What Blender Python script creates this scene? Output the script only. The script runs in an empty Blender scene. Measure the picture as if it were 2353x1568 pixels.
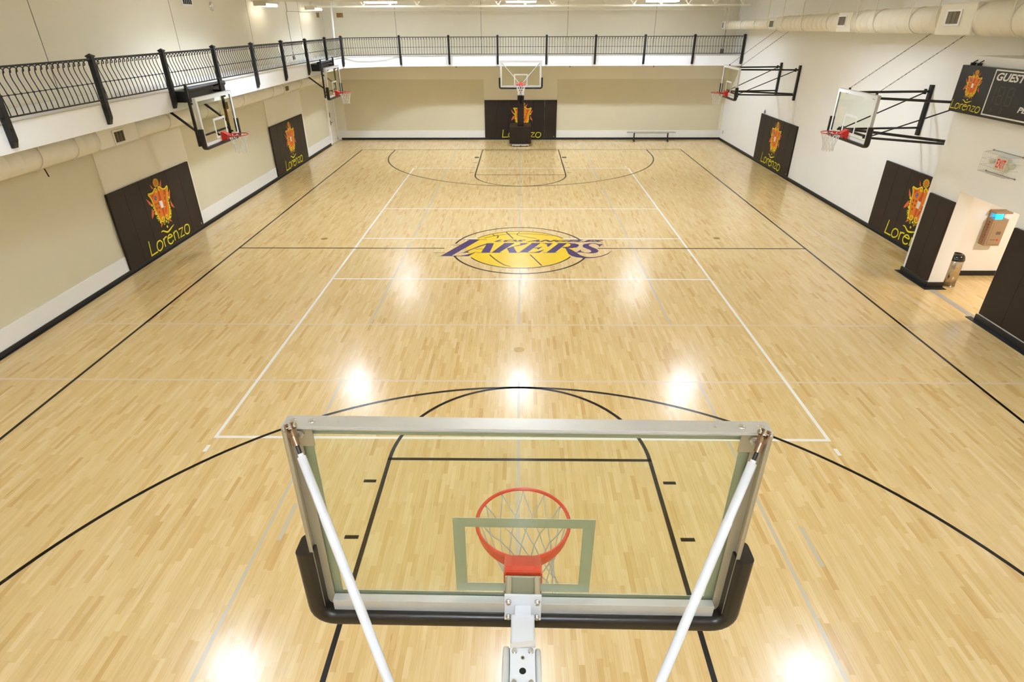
import bpy, bmesh, math, random
from mathutils import Vector, Matrix
from mathutils.geometry import tessellate_polygon

random.seed(7)
C = bpy.context.scene.collection
scene = bpy.context.scene
PI = math.pi

# ------------------------------------------------------------------ camera
F_PX = 1341.6
cam_data = bpy.data.cameras.new('camera')
cam = bpy.data.objects.new('camera', cam_data)
C.objects.link(cam)
scene.camera = cam
cam_data.sensor_fit = 'HORIZONTAL'
cam_data.sensor_width = 36.0
cam_data.lens = F_PX / 2353 * 36.0
cam_data.clip_start = 0.05
cam_data.clip_end = 200
_yaw, _pitch, _roll = 0.0154, 0.4993, -0.0038
_f = Vector((-math.sin(_yaw) * math.cos(_pitch), math.cos(_yaw) * math.cos(_pitch), -math.sin(_pitch)))
_r0 = Vector((math.cos(_yaw), math.sin(_yaw), 0))
_u0 = _r0.cross(_f)
_r = math.cos(_roll) * _r0 + math.sin(_roll) * _u0
_u = -math.sin(_roll) * _r0 + math.cos(_roll) * _u0
_m = Matrix((_r, _u, -_f)).transposed().to_4x4()
_m.translation = Vector((0.0021, -14.878, 5.329))
cam.matrix_world = _m

# ------------------------------------------------------------------ world and exposure
world = bpy.data.worlds.new('world')
scene.world = world
world.use_nodes = True
world.node_tree.nodes['Background'].inputs[0].default_value = (1.0, 0.92, 0.8, 1)
world.node_tree.nodes['Background'].inputs[1].default_value = 0.05
scene.view_settings.view_transform = 'Standard'
scene.view_settings.look = 'None'
scene.view_settings.gamma = 1.0
scene.view_settings.use_curve_mapping = False
scene.view_settings.exposure = 1.06
LAMP_W = 1.0
LAMP_STRENGTH = 260.0
LAMP_COLOR = (0.83, 0.97, 1.22)
LAMP_Z = 6.42

# ------------------------------------------------------------------ materials
def lin(h):
    h = h.lstrip('#')
    c = [int(h[i:i + 2], 16) / 255 for i in (0, 2, 4)]
    return tuple((x / 12.92 if x <= 0.04045 else ((x + 0.055) / 1.055) ** 2.4) for x in c) + (1,)

def mat(name, color, rough=0.6, metal=0.0, spec=0.5, noise=0.0, nscale=6.0, emit=None, estr=0.0, bump=0.0, coat=0.0):
    m = bpy.data.materials.new(name)
    m.use_nodes = True
    nt = m.node_tree
    b = nt.nodes['Principled BSDF']
    col = lin(color) if isinstance(color, str) else tuple(color) + (1,)
    b.inputs['Base Color'].default_value = col
    b.inputs['Roughness'].default_value = rough
    b.inputs['Metallic'].default_value = metal
    b.inputs['Specular IOR Level'].default_value = spec
    b.inputs['Coat Weight'].default_value = coat
    if emit:
        b.inputs['Emission Color'].default_value = lin(emit) if isinstance(emit, str) else tuple(emit) + (1,)
        b.inputs['Emission Strength'].default_value = estr
    if noise or bump:
        tc = nt.nodes.new('ShaderNodeTexCoord')
        n = nt.nodes.new('ShaderNodeTexNoise')
        n.inputs['Scale'].default_value = nscale
        n.inputs['Detail'].default_value = 5
        nt.links.new(tc.outputs['Object'], n.inputs['Vector'])
        if noise:
            mx = nt.nodes.new('ShaderNodeMix')
            mx.data_type = 'RGBA'
            mx.inputs[6].default_value = tuple(c * (1 - noise) for c in col[:3]) + (1,)
            mx.inputs[7].default_value = tuple(min(1, c * (1 + noise)) for c in col[:3]) + (1,)
            nt.links.new(n.outputs['Fac'], mx.inputs[0])
            nt.links.new(mx.outputs[2], b.inputs['Base Color'])
        if bump:
            bp = nt.nodes.new('ShaderNodeBump')
            bp.inputs['Strength'].default_value = bump
            bp.inputs['Distance'].default_value = 0.01
            nt.links.new(n.outputs['Fac'], bp.inputs['Height'])
            nt.links.new(bp.outputs['Normal'], b.inputs['Normal'])
    return m

M = {}
M['cream'] = mat('cream_paint', '#EFE6D0', 0.75, noise=0.03, nscale=1.5, bump=0.03)
M['white_wall'] = mat('white_wall_paint', '#F4F1EA', 0.75, noise=0.02, nscale=1.2, bump=0.03)
M['tan'] = mat('tan_panel', '#DED4B6', 0.85, noise=0.03, nscale=1.4)
M['white'] = mat('white_gloss_paint', '#FAFAFA', 0.45, noise=0.015, nscale=2)
M['steel_white'] = mat('white_powder_coat', '#E2E3E8', 0.32, coat=0.3)
M['ceil'] = mat('ceiling_paint', '#EEE6D2', 0.8, noise=0.03, nscale=1)
M['duct'] = mat('duct_paint', '#F0E9D8', 0.55, noise=0.03, nscale=2)
M['black'] = mat('black_satin', '#15130F', 0.42)
M['black_iron'] = mat('black_iron', '#12110F', 0.35)
M['black_rubber'] = mat('black_rubber', '#161410', 0.45)
M['base_rubber'] = mat('base_rubber', '#181817', 0.4)
M['padfoam'] = mat('black_edge_padding', '#1D1712', 0.33)
M['vinyl'] = mat('brown_black_vinyl', '#251B14', 0.5, spec=0.3, noise=0.06, nscale=3)
M['vinyl_seam'] = mat('vinyl_seam', '#1A1510', 0.5)
M['alu'] = mat('brushed_aluminium', '#D4D4D2', 0.35, metal=0.45, noise=0.04, nscale=20)
M['alu_edge'] = mat('aluminium_channel', '#B5A98E', 0.4, metal=0.4, noise=0.05, nscale=14)
M['bolt'] = mat('zinc_bolt', '#D6D6D4', 0.25, metal=1.0)
M['brass'] = mat('copper_plated', '#A08068', 0.25, metal=1.0)
M['rim'] = mat('orange_rim_paint', '#DC3C18', 0.33, coat=0.4, noise=0.05, nscale=25)
M['rim_red'] = mat('red_rim_paint', '#D02416', 0.35, coat=0.3)
M['net_grey'] = mat('grey_white_net_cord', '#CFCDC6', 0.8)
M['net'] = mat('white_net_cord', '#F3F1EA', 0.8)
M['board_white'] = mat('white_board_paint', '#ECEDEC', 0.4)
M['sage'] = mat('sage_shaded_board_back', '#A3A48A', 0.35)
M['line_black'] = mat('black_court_paint', '#120C07', 0.27, spec=0.3)
M['line_white'] = mat('white_court_paint', '#F2EEE4', 0.24)
M['line_grey'] = mat('grey_court_paint', '#C6BA9E', 0.24)
M['line_tan'] = mat('pale_tan_court_paint', '#DCC6A2', 0.24)
M['logo_yellow'] = mat('yellow_court_paint', '#E8C200', 0.24)
M['logo_purple'] = mat('purple_court_paint', '#35155E', 0.27, spec=0.35)
M['sleeve'] = mat('brass_sleeve_cover', '#A58640', 0.35, metal=0.3)
M['tape'] = mat('grey_floor_tape', '#A9A296', 0.5)
M['crest_gold'] = mat('crest_gold', '#D9A614', 0.5)
M['crest_yellow'] = mat('crest_yellow', '#E3D416', 0.5)
M['crest_orange'] = mat('crest_orange', '#DE7A10', 0.5)
M['crest_red'] = mat('crest_red_orange', '#C9481A', 0.5)
M['crest_coral'] = mat('crest_coral', '#D95E36', 0.5)
M['crest_crown'] = mat('crest_crown', '#B97F12', 0.5)
M['crest_dot'] = mat('crest_dark_red', '#8C2A12', 0.5)
M['crest_blue'] = mat('crest_blue', '#3B3F86', 0.5)
M['crest_white'] = mat('crest_white', '#EFEAE2', 0.5)
M['score_face'] = mat('scoreboard_face', '#1A1613', 0.4)
M['score_text'] = mat('scoreboard_lettering', '#E9E6DF', 0.5)
M['digit_off'] = mat('unlit_digit', '#3B3423', 0.4)
M['digit_teal'] = mat('unlit_teal_digit', '#27403C', 0.4)
M['digit_red'] = mat('unlit_red_digit', '#46221C', 0.4)
M['stainless'] = mat('stainless_steel', '#BFB4A4', 0.18, metal=1.0)
M['phone'] = mat('bronze_steel_cabinet', '#A88F72', 0.4, metal=0.25)
M['phone_dark'] = mat('dark_grille', '#6E5F4B', 0.6)
M['bluelamp'] = mat('blue_lamp_glow', '#1BB8FF', 0.4, emit='#12A8FF', estr=4.0)
M['red_text'] = mat('red_lettering', '#9B2018', 0.5)
M['exit_red'] = mat('exit_red_lettering', '#E01B24', 0.4, emit='#E01B24', estr=0.12)
M['exit_body'] = mat('exit_sign_body', '#D9D6BF', 0.4)
M['exit_gold'] = mat('brass_exit_sign', '#B5975A', 0.5)
M['exit_gold_text'] = mat('dark_red_exit_letters', '#7A2A18', 0.5)
M['wire'] = mat('chrome_wire', '#8F8C82', 0.35, metal=0.8)
M['chain'] = mat('dark_chain', '#5D513C', 0.45, metal=0.6)
M['grille'] = mat('grille_metal', '#8C7C58', 0.5, metal=0.2)
M['dark_hole'] = mat('dark_recess', '#0C0B0A', 0.7)
M['lamp'] = mat('lamp_diffuser', '#FFFFFF', 0.4, emit=LAMP_COLOR, estr=LAMP_STRENGTH)
M['lamp_up'] = mat('lamp_fill_uplight', '#FFFFFF', 0.4, emit=LAMP_COLOR, estr=LAMP_STRENGTH * 0.05)
M['lamp_mid'] = mat('lamp_diffuser_mid', '#FFFFFF', 0.4, emit=LAMP_COLOR, estr=LAMP_STRENGTH * 0.45)
M['lamp_dim'] = mat('lamp_diffuser_dim', '#FFFFFF', 0.4, emit=LAMP_COLOR, estr=LAMP_STRENGTH * 0.36)
M['lamp_tube'] = mat('fluorescent_tube', '#FFFFFF', 0.4, emit=(1.0, 0.97, 0.9), estr=2.6)
M['lamp_body'] = mat('lamp_housing', '#D8CDB2', 0.5)
M['lamp_skirt'] = mat('lamp_glow_skirt', '#FFFFFF', 0.5, emit=LAMP_COLOR, estr=1.6)
M['conduit'] = mat('conduit', '#6F6756', 0.5)
M['door'] = mat('door_paint', '#E2DBC8', 0.5)
M['brown_hw'] = mat('door_hardware', '#6B4526', 0.4, metal=0.4)
M['outlet'] = mat('outlet_plate', '#A79F8B', 0.4)
M['bench_alu'] = mat('bench_aluminium', '#C4C1BC', 0.35, metal=0.6)

def glass_mat():
    m = bpy.data.materials.new('backboard_glass')
    m.use_nodes = True
    nt = m.node_tree
    nt.nodes.clear()
    out = nt.nodes.new('ShaderNodeOutputMaterial')
    tr = nt.nodes.new('ShaderNodeBsdfTransparent')
    tr.inputs[0].default_value = (0.965, 0.985, 0.945, 1)
    gl = nt.nodes.new('ShaderNodeBsdfGlossy')
    gl.inputs['Roughness'].default_value = 0.03
    lw = nt.nodes.new('ShaderNodeLayerWeight')
    lw.inputs['Blend'].default_value = 0.5
    pw = nt.nodes.new('ShaderNodeMath')
    pw.operation = 'POWER'
    pw.inputs[1].default_value = 4.0
    nt.links.new(lw.outputs['Facing'], pw.inputs[0])
    fr = nt.nodes.new('ShaderNodeMath')
    fr.operation = 'MULTIPLY_ADD'
    fr.inputs[1].default_value = 0.45
    fr.inputs[2].default_value = 0.035
    nt.links.new(pw.outputs[0], fr.inputs[0])
    mix = nt.nodes.new('ShaderNodeMixShader')
    nt.links.new(fr.outputs[0], mix.inputs[0])
    nt.links.new(tr.outputs[0], mix.inputs[1])
    nt.links.new(gl.outputs[0], mix.inputs[2])
    nt.links.new(mix.outputs[0], out.inputs[0])
    return m
M['glass'] = glass_mat()

def maple_mat():
    m = bpy.data.materials.new('maple_strip_floor')
    m.use_nodes = True
    nt = m.node_tree
    b = nt.nodes['Principled BSDF']
    L = nt.links
    def N(t, **k):
        n = nt.nodes.new(t)
        for a, v in k.items():
            setattr(n, a, v)
        return n
    def math_(op, a, bb=None):
        n = N('ShaderNodeMath', operation=op)
        for i, v in enumerate((a, bb)):
            if v is None:
                continue
            if isinstance(v, (int, float)):
                n.inputs[i].default_value = v
            else:
                L.new(v, n.inputs[i])
        return n.outputs[0]
    tc = N('ShaderNodeTexCoord')
    sp = N('ShaderNodeSeparateXYZ')
    L.new(tc.outputs['Object'], sp.inputs[0])
    xw = math_('DIVIDE', sp.outputs[0], 0.057)
    row = math_('FLOOR', xw)
    wn = N('ShaderNodeTexWhiteNoise', noise_dimensions='1D')
    L.new(row, wn.inputs['W'])
    yo = math_('ADD', math_('DIVIDE', sp.outputs[1], 0.45), math_('MULTIPLY', wn.outputs['Value'], 37.0))
    # uneven strip lengths: wobble the cut positions
    cell = math_('FLOOR', math_('ADD', yo, math_('MULTIPLY', math_('SINE', math_('MULTIPLY', yo, 4.1)), 0.16)))
    cb = N('ShaderNodeCombineXYZ')
    L.new(row, cb.inputs[0])
    L.new(cell, cb.inputs[1])
    w2 = N('ShaderNodeTexWhiteNoise', noise_dimensions='2D')
    L.new(cb.outputs[0], w2.inputs['Vector'])
    ramp = N('ShaderNodeValToRGB')
    e = ramp.color_ramp.elements
    e[0].position, e[0].color = 0.0, FLOOR_COLS[0]
    e[1].position, e[1].color = 1.0, FLOOR_COLS[4]
    for p, c in ((0.07, FLOOR_COLS[1]), (0.3, FLOOR_COLS[2]), (0.7, FLOOR_COLS[3])):
        x = e.new(p)
        x.color = c
    L.new(w2.outputs['Value'], ramp.inputs[0])
    # grain stretched along each strip, offset per strip
    mp = N('ShaderNodeVectorMath', operation='MULTIPLY')
    mp.inputs[1].default_value = (60, 2.2, 1)
    L.new(tc.outputs['Object'], mp.inputs[0])
    ad = N('ShaderNodeVectorMath', operation='ADD')
    L.new(mp.outputs[0], ad.inputs[0])
    L.new(w2.outputs['Color'], ad.inputs[1])
    ns = N('ShaderNodeTexNoise')
    ns.inputs['Scale'].default_value = 1.0
    ns.inputs['Detail'].default_value = 4
    L.new(ad.outputs[0], ns.inputs['Vector'])
    gr = N('ShaderNodeValToRGB')
    gr.color_ramp.elements[0].position, gr.color_ramp.elements[0].color = 0.28, (0.80, 0.74, 0.64, 1)
    gr.color_ramp.elements[1].position, gr.color_ramp.elements[1].color = 0.52, (1, 1, 1, 1)
    L.new(ns.outputs['Fac'], gr.inputs[0])
    mul = N('ShaderNodeMix', data_type='RGBA', blend_type='MULTIPLY')
    mul.inputs[0].default_value = 0.5
    L.new(ramp.outputs[0], mul.inputs[6])
    L.new(gr.outputs[0], mul.inputs[7])
    # mineral flecks
    nf = N('ShaderNodeTexNoise')
    nf.inputs['Scale'].default_value = 1.0
    nf.inputs['Detail'].default_value = 2
    mp2 = N('ShaderNodeVectorMath', operation='MULTIPLY')
    mp2.inputs[1].default_value = (17, 3.4, 1)
    L.new(tc.outputs['Object'], mp2.inputs[0])
    L.new(mp2.outputs[0], nf.inputs['Vector'])
    fr = N('ShaderNodeValToRGB')
    fr.color_ramp.elements[0].position, fr.color_ramp.elements[0].color = 0.22, (0.62, 0.45, 0.26, 1)
    fr.color_ramp.elements[1].position, fr.color_ramp.elements[1].color = 0.34, (1, 1, 1, 1)
    L.new(nf.outputs['Fac'], fr.inputs[0])
    mul2 = N('ShaderNodeMix', data_type='RGBA', blend_type='MULTIPLY')
    mul2.inputs[0].default_value = 0.4
    L.new(mul.outputs[2], mul2.inputs[6])
    L.new(fr.outputs[0], mul2.inputs[7])
    # thin joints between strips
    fx = math_('FRACT', xw)
    jx = math_('LESS_THAN', fx, 0.028)
    mul3 = N('ShaderNodeMix', data_type='RGBA', blend_type='MULTIPLY')
    L.new(math_('MULTIPLY', jx, 0.28), mul3.inputs[0])
    L.new(mul2.outputs[2], mul3.inputs[6])
    mul3.inputs[7].default_value = (0.45, 0.33, 0.2, 1)
    L.new(mul3.outputs[2], b.inputs['Base Color'])
    b.inputs['Roughness'].default_value = FLOOR_ROUGH
    b.inputs['Specular IOR Level'].default_value = 0.5
    nb = N('ShaderNodeTexNoise')
    nb.inputs['Scale'].default_value = 3.0
    L.new(tc.outputs['Object'], nb.inputs['Vector'])
    rr = N('ShaderNodeMapRange')
    rr.inputs['To Min'].default_value = FLOOR_ROUGH - 0.04
    rr.inputs['To Max'].default_value = FLOOR_ROUGH + 0.04
    L.new(nb.outputs['Fac'], rr.inputs['Value'])
    L.new(rr.outputs[0], b.inputs['Roughness'])
    return m
FLOOR_COLS = [(c[0] * 1.05, c[1] * 1.015, c[2] * 0.85, 1) for c in (lin('#CBA975'), lin('#D4B684'), lin('#D8BD8E'), lin('#DBC194'), lin('#E0C9A0'))]
FLOOR_ROUGH = 0.195
M['maple'] = maple_mat()

# ------------------------------------------------------------------ geometry helpers
class MB:
    """collects geometry; build() links it as one mesh object"""
    def __init__(self):
        self.v, self.f, self.mi, self.sm = [], [], [], []
        self.cur, self.smooth = 0, False
    def add(self, vs, fs, mtx=None):
        o = len(self.v)
        if mtx is not None:
            vs = [mtx @ Vector(p) for p in vs]
        self.v += [tuple(p) for p in vs]
        for f in fs:
            self.f.append(tuple(i + o for i in f))
            self.mi.append(self.cur)
            self.sm.append(self.smooth)
        return self
    def box(self, x0, x1, y0, y1, z0, z1, mtx=None):
        vs = [(x, y, z) for z in (z0, z1) for y in (y0, y1) for x in (x0, x1)]
        fs = [(0, 2, 3, 1), (4, 5, 7, 6), (0, 1, 5, 4), (2, 6, 7, 3), (0, 4, 6, 2), (1, 3, 7, 5)]
        return self.add(vs, fs, mtx)
    def beam(self, a, b, w, h=None, up=(0, 0, 1)):
        """rectangular bar from a to b"""
        h = w if h is None else h
        a, b = Vector(a), Vector(b)
        d = (b - a).normalized()
        upv = Vector(up)
        if abs(d.dot(upv)) > 0.99:
            upv = Vector((0, 1, 0))
        s = d.cross(upv).normalized() * (w / 2)
        t = s.cross(d).normalized() * (h / 2)
        vs = [a - s - t, a + s - t, a + s + t, a - s + t, b - s - t, b + s - t, b + s + t, b - s + t]
        fs = [(3, 2, 1, 0), (4, 5, 6, 7), (0, 1, 5, 4), (1, 2, 6, 5), (2, 3, 7, 6), (3, 0, 4, 7)]
        return self.add(vs, fs)
    def tube(self, pts, r, n=8, caps=True, closed=False):
        pts = [Vector(p) for p in pts]
        rs = r if isinstance(r, (list, tuple)) else [r] * len(pts)
        sm, self.smooth = self.smooth, True
        vs, fs = [], []
        N = len(pts)
        prev = None
        for i, p in enumerate(pts):
            if closed:
                d = (pts[(i + 1) % N] - pts[i - 1]).normalized()
            elif i == 0:
                d = (pts[1] - p).normalized()
            elif i == N - 1:
                d = (p - pts[-2]).normalized()
            else:
                d = ((pts[i + 1] - p).normalized() + (p - pts[i - 1]).normalized()).normalized()
            if prev is None:
                a = Vector((0, 0, 1)) if abs(d.z) < 0.9 else Vector((1, 0, 0))
                s = d.cross(a).normalized()
            else:
                s = (prev - d * prev.dot(d)).normalized()
            prev = s
            t = d.cross(s)
            for k in range(n):
                an = 2 * PI * k / n
                vs.append(p + (s * math.cos(an) + t * math.sin(an)) * rs[i])
        for i in range(N if closed else N - 1):
            j = (i + 1) % N
            for k in range(n):
                k2 = (k + 1) % n
                fs.append((i * n + k, i * n + k2, j * n + k2, j * n + k))
        self.add(vs, fs)
        self.smooth = False
        if caps and not closed:
            self.add(vs[:n], [tuple(range(n))[::-1]])
            self.add(vs[-n:], [tuple(range(n))])
        self.smooth = sm
        return self
    def lathe(self, prof, c=(0, 0, 0), n=32, mtx=None):
        """prof: list of (r, z)"""
        sm, self.smooth = self.smooth, True
        vs, fs = [], []
        for r, z in prof:
            for k in range(n):
                a = 2 * PI * k / n
                vs.append((c[0] + r * math.cos(a), c[1] + r * math.sin(a), c[2] + z))
        for i in range(len(prof) - 1):
            for k in range(n):
                k2 = (k + 1) % n
                fs.append((i * n + k, i * n + k2, (i + 1) * n + k2, (i + 1) * n + k))
        self.add(vs, fs, mtx)
        self.smooth = sm
        return self
    def poly(self, pts2, fn, thick=None):
        """flat filled polygon; fn maps (u, v, w) to a 3-D point; thick gives it depth"""
        tri = tessellate_polygon([[Vector((p[0], p[1], 0)) for p in pts2]])
        n = len(pts2)
        area = sum(pts2[i][0] * pts2[(i + 1) % n][1] - pts2[(i + 1) % n][0] * pts2[i][1] for i in range(n))
        def orient(t):
            a = [pts2[i] for i in t]
            s = (a[1][0] - a[0][0]) * (a[2][1] - a[0][1]) - (a[2][0] - a[0][0]) * (a[1][1] - a[0][1])
            return tuple(t) if s > 0 else tuple(t)[::-1]
        top = [fn(p[0], p[1], thick or 0) for p in pts2]
        fs = [orient(t) for t in tri]
        if not thick:
            return self.add(top, fs)
        bot = [fn(p[0], p[1], 0) for p in pts2]
        fs2 = fs + [tuple(i + n for i in f[::-1]) for f in fs]
        for i in range(n):
            j = (i + 1) % n
            fs2.append((i, i + n, j + n, j) if area > 0 else (j, j + n, i + n, i))
        return self.add(top + bot, fs2)
    def strip(self, pts2, w, fn, closed=False):
        """flat ribbon following a polyline"""
        n = len(pts2)
        P = [Vector((p[0], p[1])) for p in pts2]
        ws = w if isinstance(w, (list, tuple)) else [w] * n
        Lf, Rt = [], []
        for i in range(n):
            if closed:
                d1, d2 = (P[i] - P[i - 1]).normalized(), (P[(i + 1) % n] - P[i]).normalized()
            else:
                d1 = (P[i] - P[i - 1]).normalized() if i else (P[1] - P[0]).normalized()
                d2 = (P[i + 1] - P[i]).normalized() if i < n - 1 else d1
            d = (d1 + d2)
            d = d.normalized() if d.length > 1e-6 else d1
            k = 1 / max(0.6, abs(d.dot(d1)))
            nn = Vector((-d.y, d.x)) * ws[i] / 2 * k
            Lf.append(P[i] + nn)
            Rt.append(P[i] - nn)
        vs = [fn(p.x, p.y, 0) for p in Lf] + [fn(p.x, p.y, 0) for p in Rt]
        fs = []
        for i in range(n if closed else n - 1):
            j = (i + 1) % n
            fs.append((i + n, j + n, j, i))
        return self.add(vs, fs)
    def disc(self, u, v, r, fn, n=20, ry=None):
        ry = ry or r
        return self.poly([(u + r * math.cos(2 * PI * k / n), v + ry * math.sin(2 * PI * k / n)) for k in range(n)], fn)
    def ring(self, u, v, r, w, fn, n=20, a0=0, a1=360):
        full = (a1 - a0) >= 360
        m = n if full else n + 1
        pts = [(u + r * math.cos(math.radians(a0 + (a1 - a0) * k / n)), v + r * math.sin(math.radians(a0 + (a1 - a0) * k / n))) for k in range(m)]
        return self.strip(pts, w, fn, closed=full)
    def split(self, name, mats, parent=None, **kw):
        """build every connected piece as an object of its own"""
        par = list(range(len(self.v)))
        def find(i):
            while par[i] != i:
                par[i] = par[par[i]]
                i = par[i]
            return i
        key = {}
        for i, p in enumerate(self.v):
            k = (round(p[0], 5), round(p[1], 5), round(p[2], 5))
            if k in key:
                par[find(i)] = find(key[k])
            else:
                key[k] = i
        for f in self.f:
            for j in f[1:]:
                par[find(j)] = find(f[0])
        groups = {}
        for fi, f in enumerate(self.f):
            groups.setdefault(find(f[0]), []).append(fi)
        out = []
        for fis in groups.values():
            m, idx = MB(), {}
            for fi in fis:
                for j in self.f[fi]:
                    if j not in idx:
                        idx[j] = len(m.v)
                        m.v.append(self.v[j])
                m.f.append(tuple(idx[j] for j in self.f[fi]))
                m.mi.append(self.mi[fi])
                m.sm.append(self.sm[fi])
            out.append(m.build(name, mats, parent, **kw))
        return out
    def mesh(self, name, mats):
        me = bpy.data.meshes.new(name)
        me.from_pydata(self.v, [], self.f)
        for m in (mats if isinstance(mats, (list, tuple)) else [mats]):
            me.materials.append(m)
        me.polygons.foreach_set('material_index', self.mi)
        me.polygons.foreach_set('use_smooth', self.sm)
        me.update()
        return me
    def build(self, name, mats, parent=None, loc=None, bevel=0.0, segs=2, label=None):
        o = bpy.data.objects.new(name, self.mesh(name, mats))
        C.objects.link(o)
        if parent is not None:
            o.parent = parent
        if loc is not None:
            o.location = loc
        if bevel:
            b = o.modifiers.new('bevel', 'BEVEL')
            b.width = bevel
            b.segments = segs
            b.limit_method = 'ANGLE'
        if label:
            o['label'] = label
        return o

def spline(pts, n=6, closed=False):
    """Catmull-Rom through 2-D points"""
    out, N = [], len(pts)
    rng = range(N if closed else N - 1)
    for i in rng:
        if closed:
            p0, p1, p2, p3 = pts[i - 1], pts[i], pts[(i + 1) % N], pts[(i + 2) % N]
        else:
            p0, p1, p2, p3 = pts[max(i - 1, 0)], pts[i], pts[i + 1], pts[min(i + 2, N - 1)]
        for k in range(n):
            t = k / n
            out.append(tuple(0.5 * (2 * p1[a] + (p2[a] - p0[a]) * t + (2 * p0[a] - 5 * p1[a] + 4 * p2[a] - p3[a]) * t * t + (3 * p1[a] - p0[a] - 3 * p2[a] + p3[a]) * t ** 3) for a in range(len(p1))))
    if not closed:
        out.append(tuple(pts[-1]))
    return out

def text_geo(s, size=1.0, offset=0.0):
    cu = bpy.data.curves.new('t', 'FONT')
    cu.body = s
    cu.size = size
    cu.offset = offset
    cu.resolution_u = 3
    ob = bpy.data.objects.new('t', cu)
    C.objects.link(ob)
    bpy.context.view_layer.update()
    me = bpy.data.meshes.new_from_object(ob.evaluated_get(bpy.context.evaluated_depsgraph_get()))
    vs = [tuple(v.co) for v in me.vertices]
    fs = [tuple(p.vertices) for p in me.polygons]
    bpy.data.objects.remove(ob)
    bpy.data.curves.remove(cu)
    bpy.data.meshes.remove(me)
    xs, ys = [v[0] for v in vs], [v[1] for v in vs]
    return vs, fs, (min(xs), max(xs), min(ys), max(ys))

def add_text(mb, s, u0, u1, v0, v1, fn, shear=0.0, offset=0.0):
    vs, fs, bb = text_geo(s, 1.0, offset)
    out = []
    for x, y, z in vs:
        a, b = (x - bb[0]) / (bb[1] - bb[0]), (y - bb[2]) / (bb[3] - bb[2])
        v = v0 + b * (v1 - v0)
        out.append(fn(u0 + a * (u1 - u0) + shear * (v - v0), v, 0))
    mb.add(out, fs)

def tag(o, label=None, cat=None, group=None, kind=None):
    if label:
        o['label'] = label
    if cat:
        o['category'] = cat
    if group:
        o['group'] = group
    if kind:
        o['kind'] = kind
    return o

def thing(name, label, cat, loc=(0, 0, 0), rz=0, group=None):
    o = bpy.data.objects.new(name, None)
    C.objects.link(o)
    o.empty_display_size = 0.2
    o.location = loc
    o.rotation_euler = (0, 0, rz)
    return tag(o, label, cat, group)

def children(o):
    return [c for c in list(C.objects) if c.parent == o]

def copy_tree(o, parent=None):
    c = o.copy()
    C.objects.link(c)
    if parent is not None:
        c.parent = parent
    for ch in children(o):
        copy_tree(ch, c)
    return c

def place(o, label, loc, rz=0):
    o['label'] = label
    o.location = loc
    o.rotation_euler = (0, 0, rz)
    return o

def struct(name, mb, mats, parent=None, bevel=0.0):
    o = mb.build(name, mats, parent, bevel=bevel)
    if parent is None:
        o['kind'] = 'structure'
    return o

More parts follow.
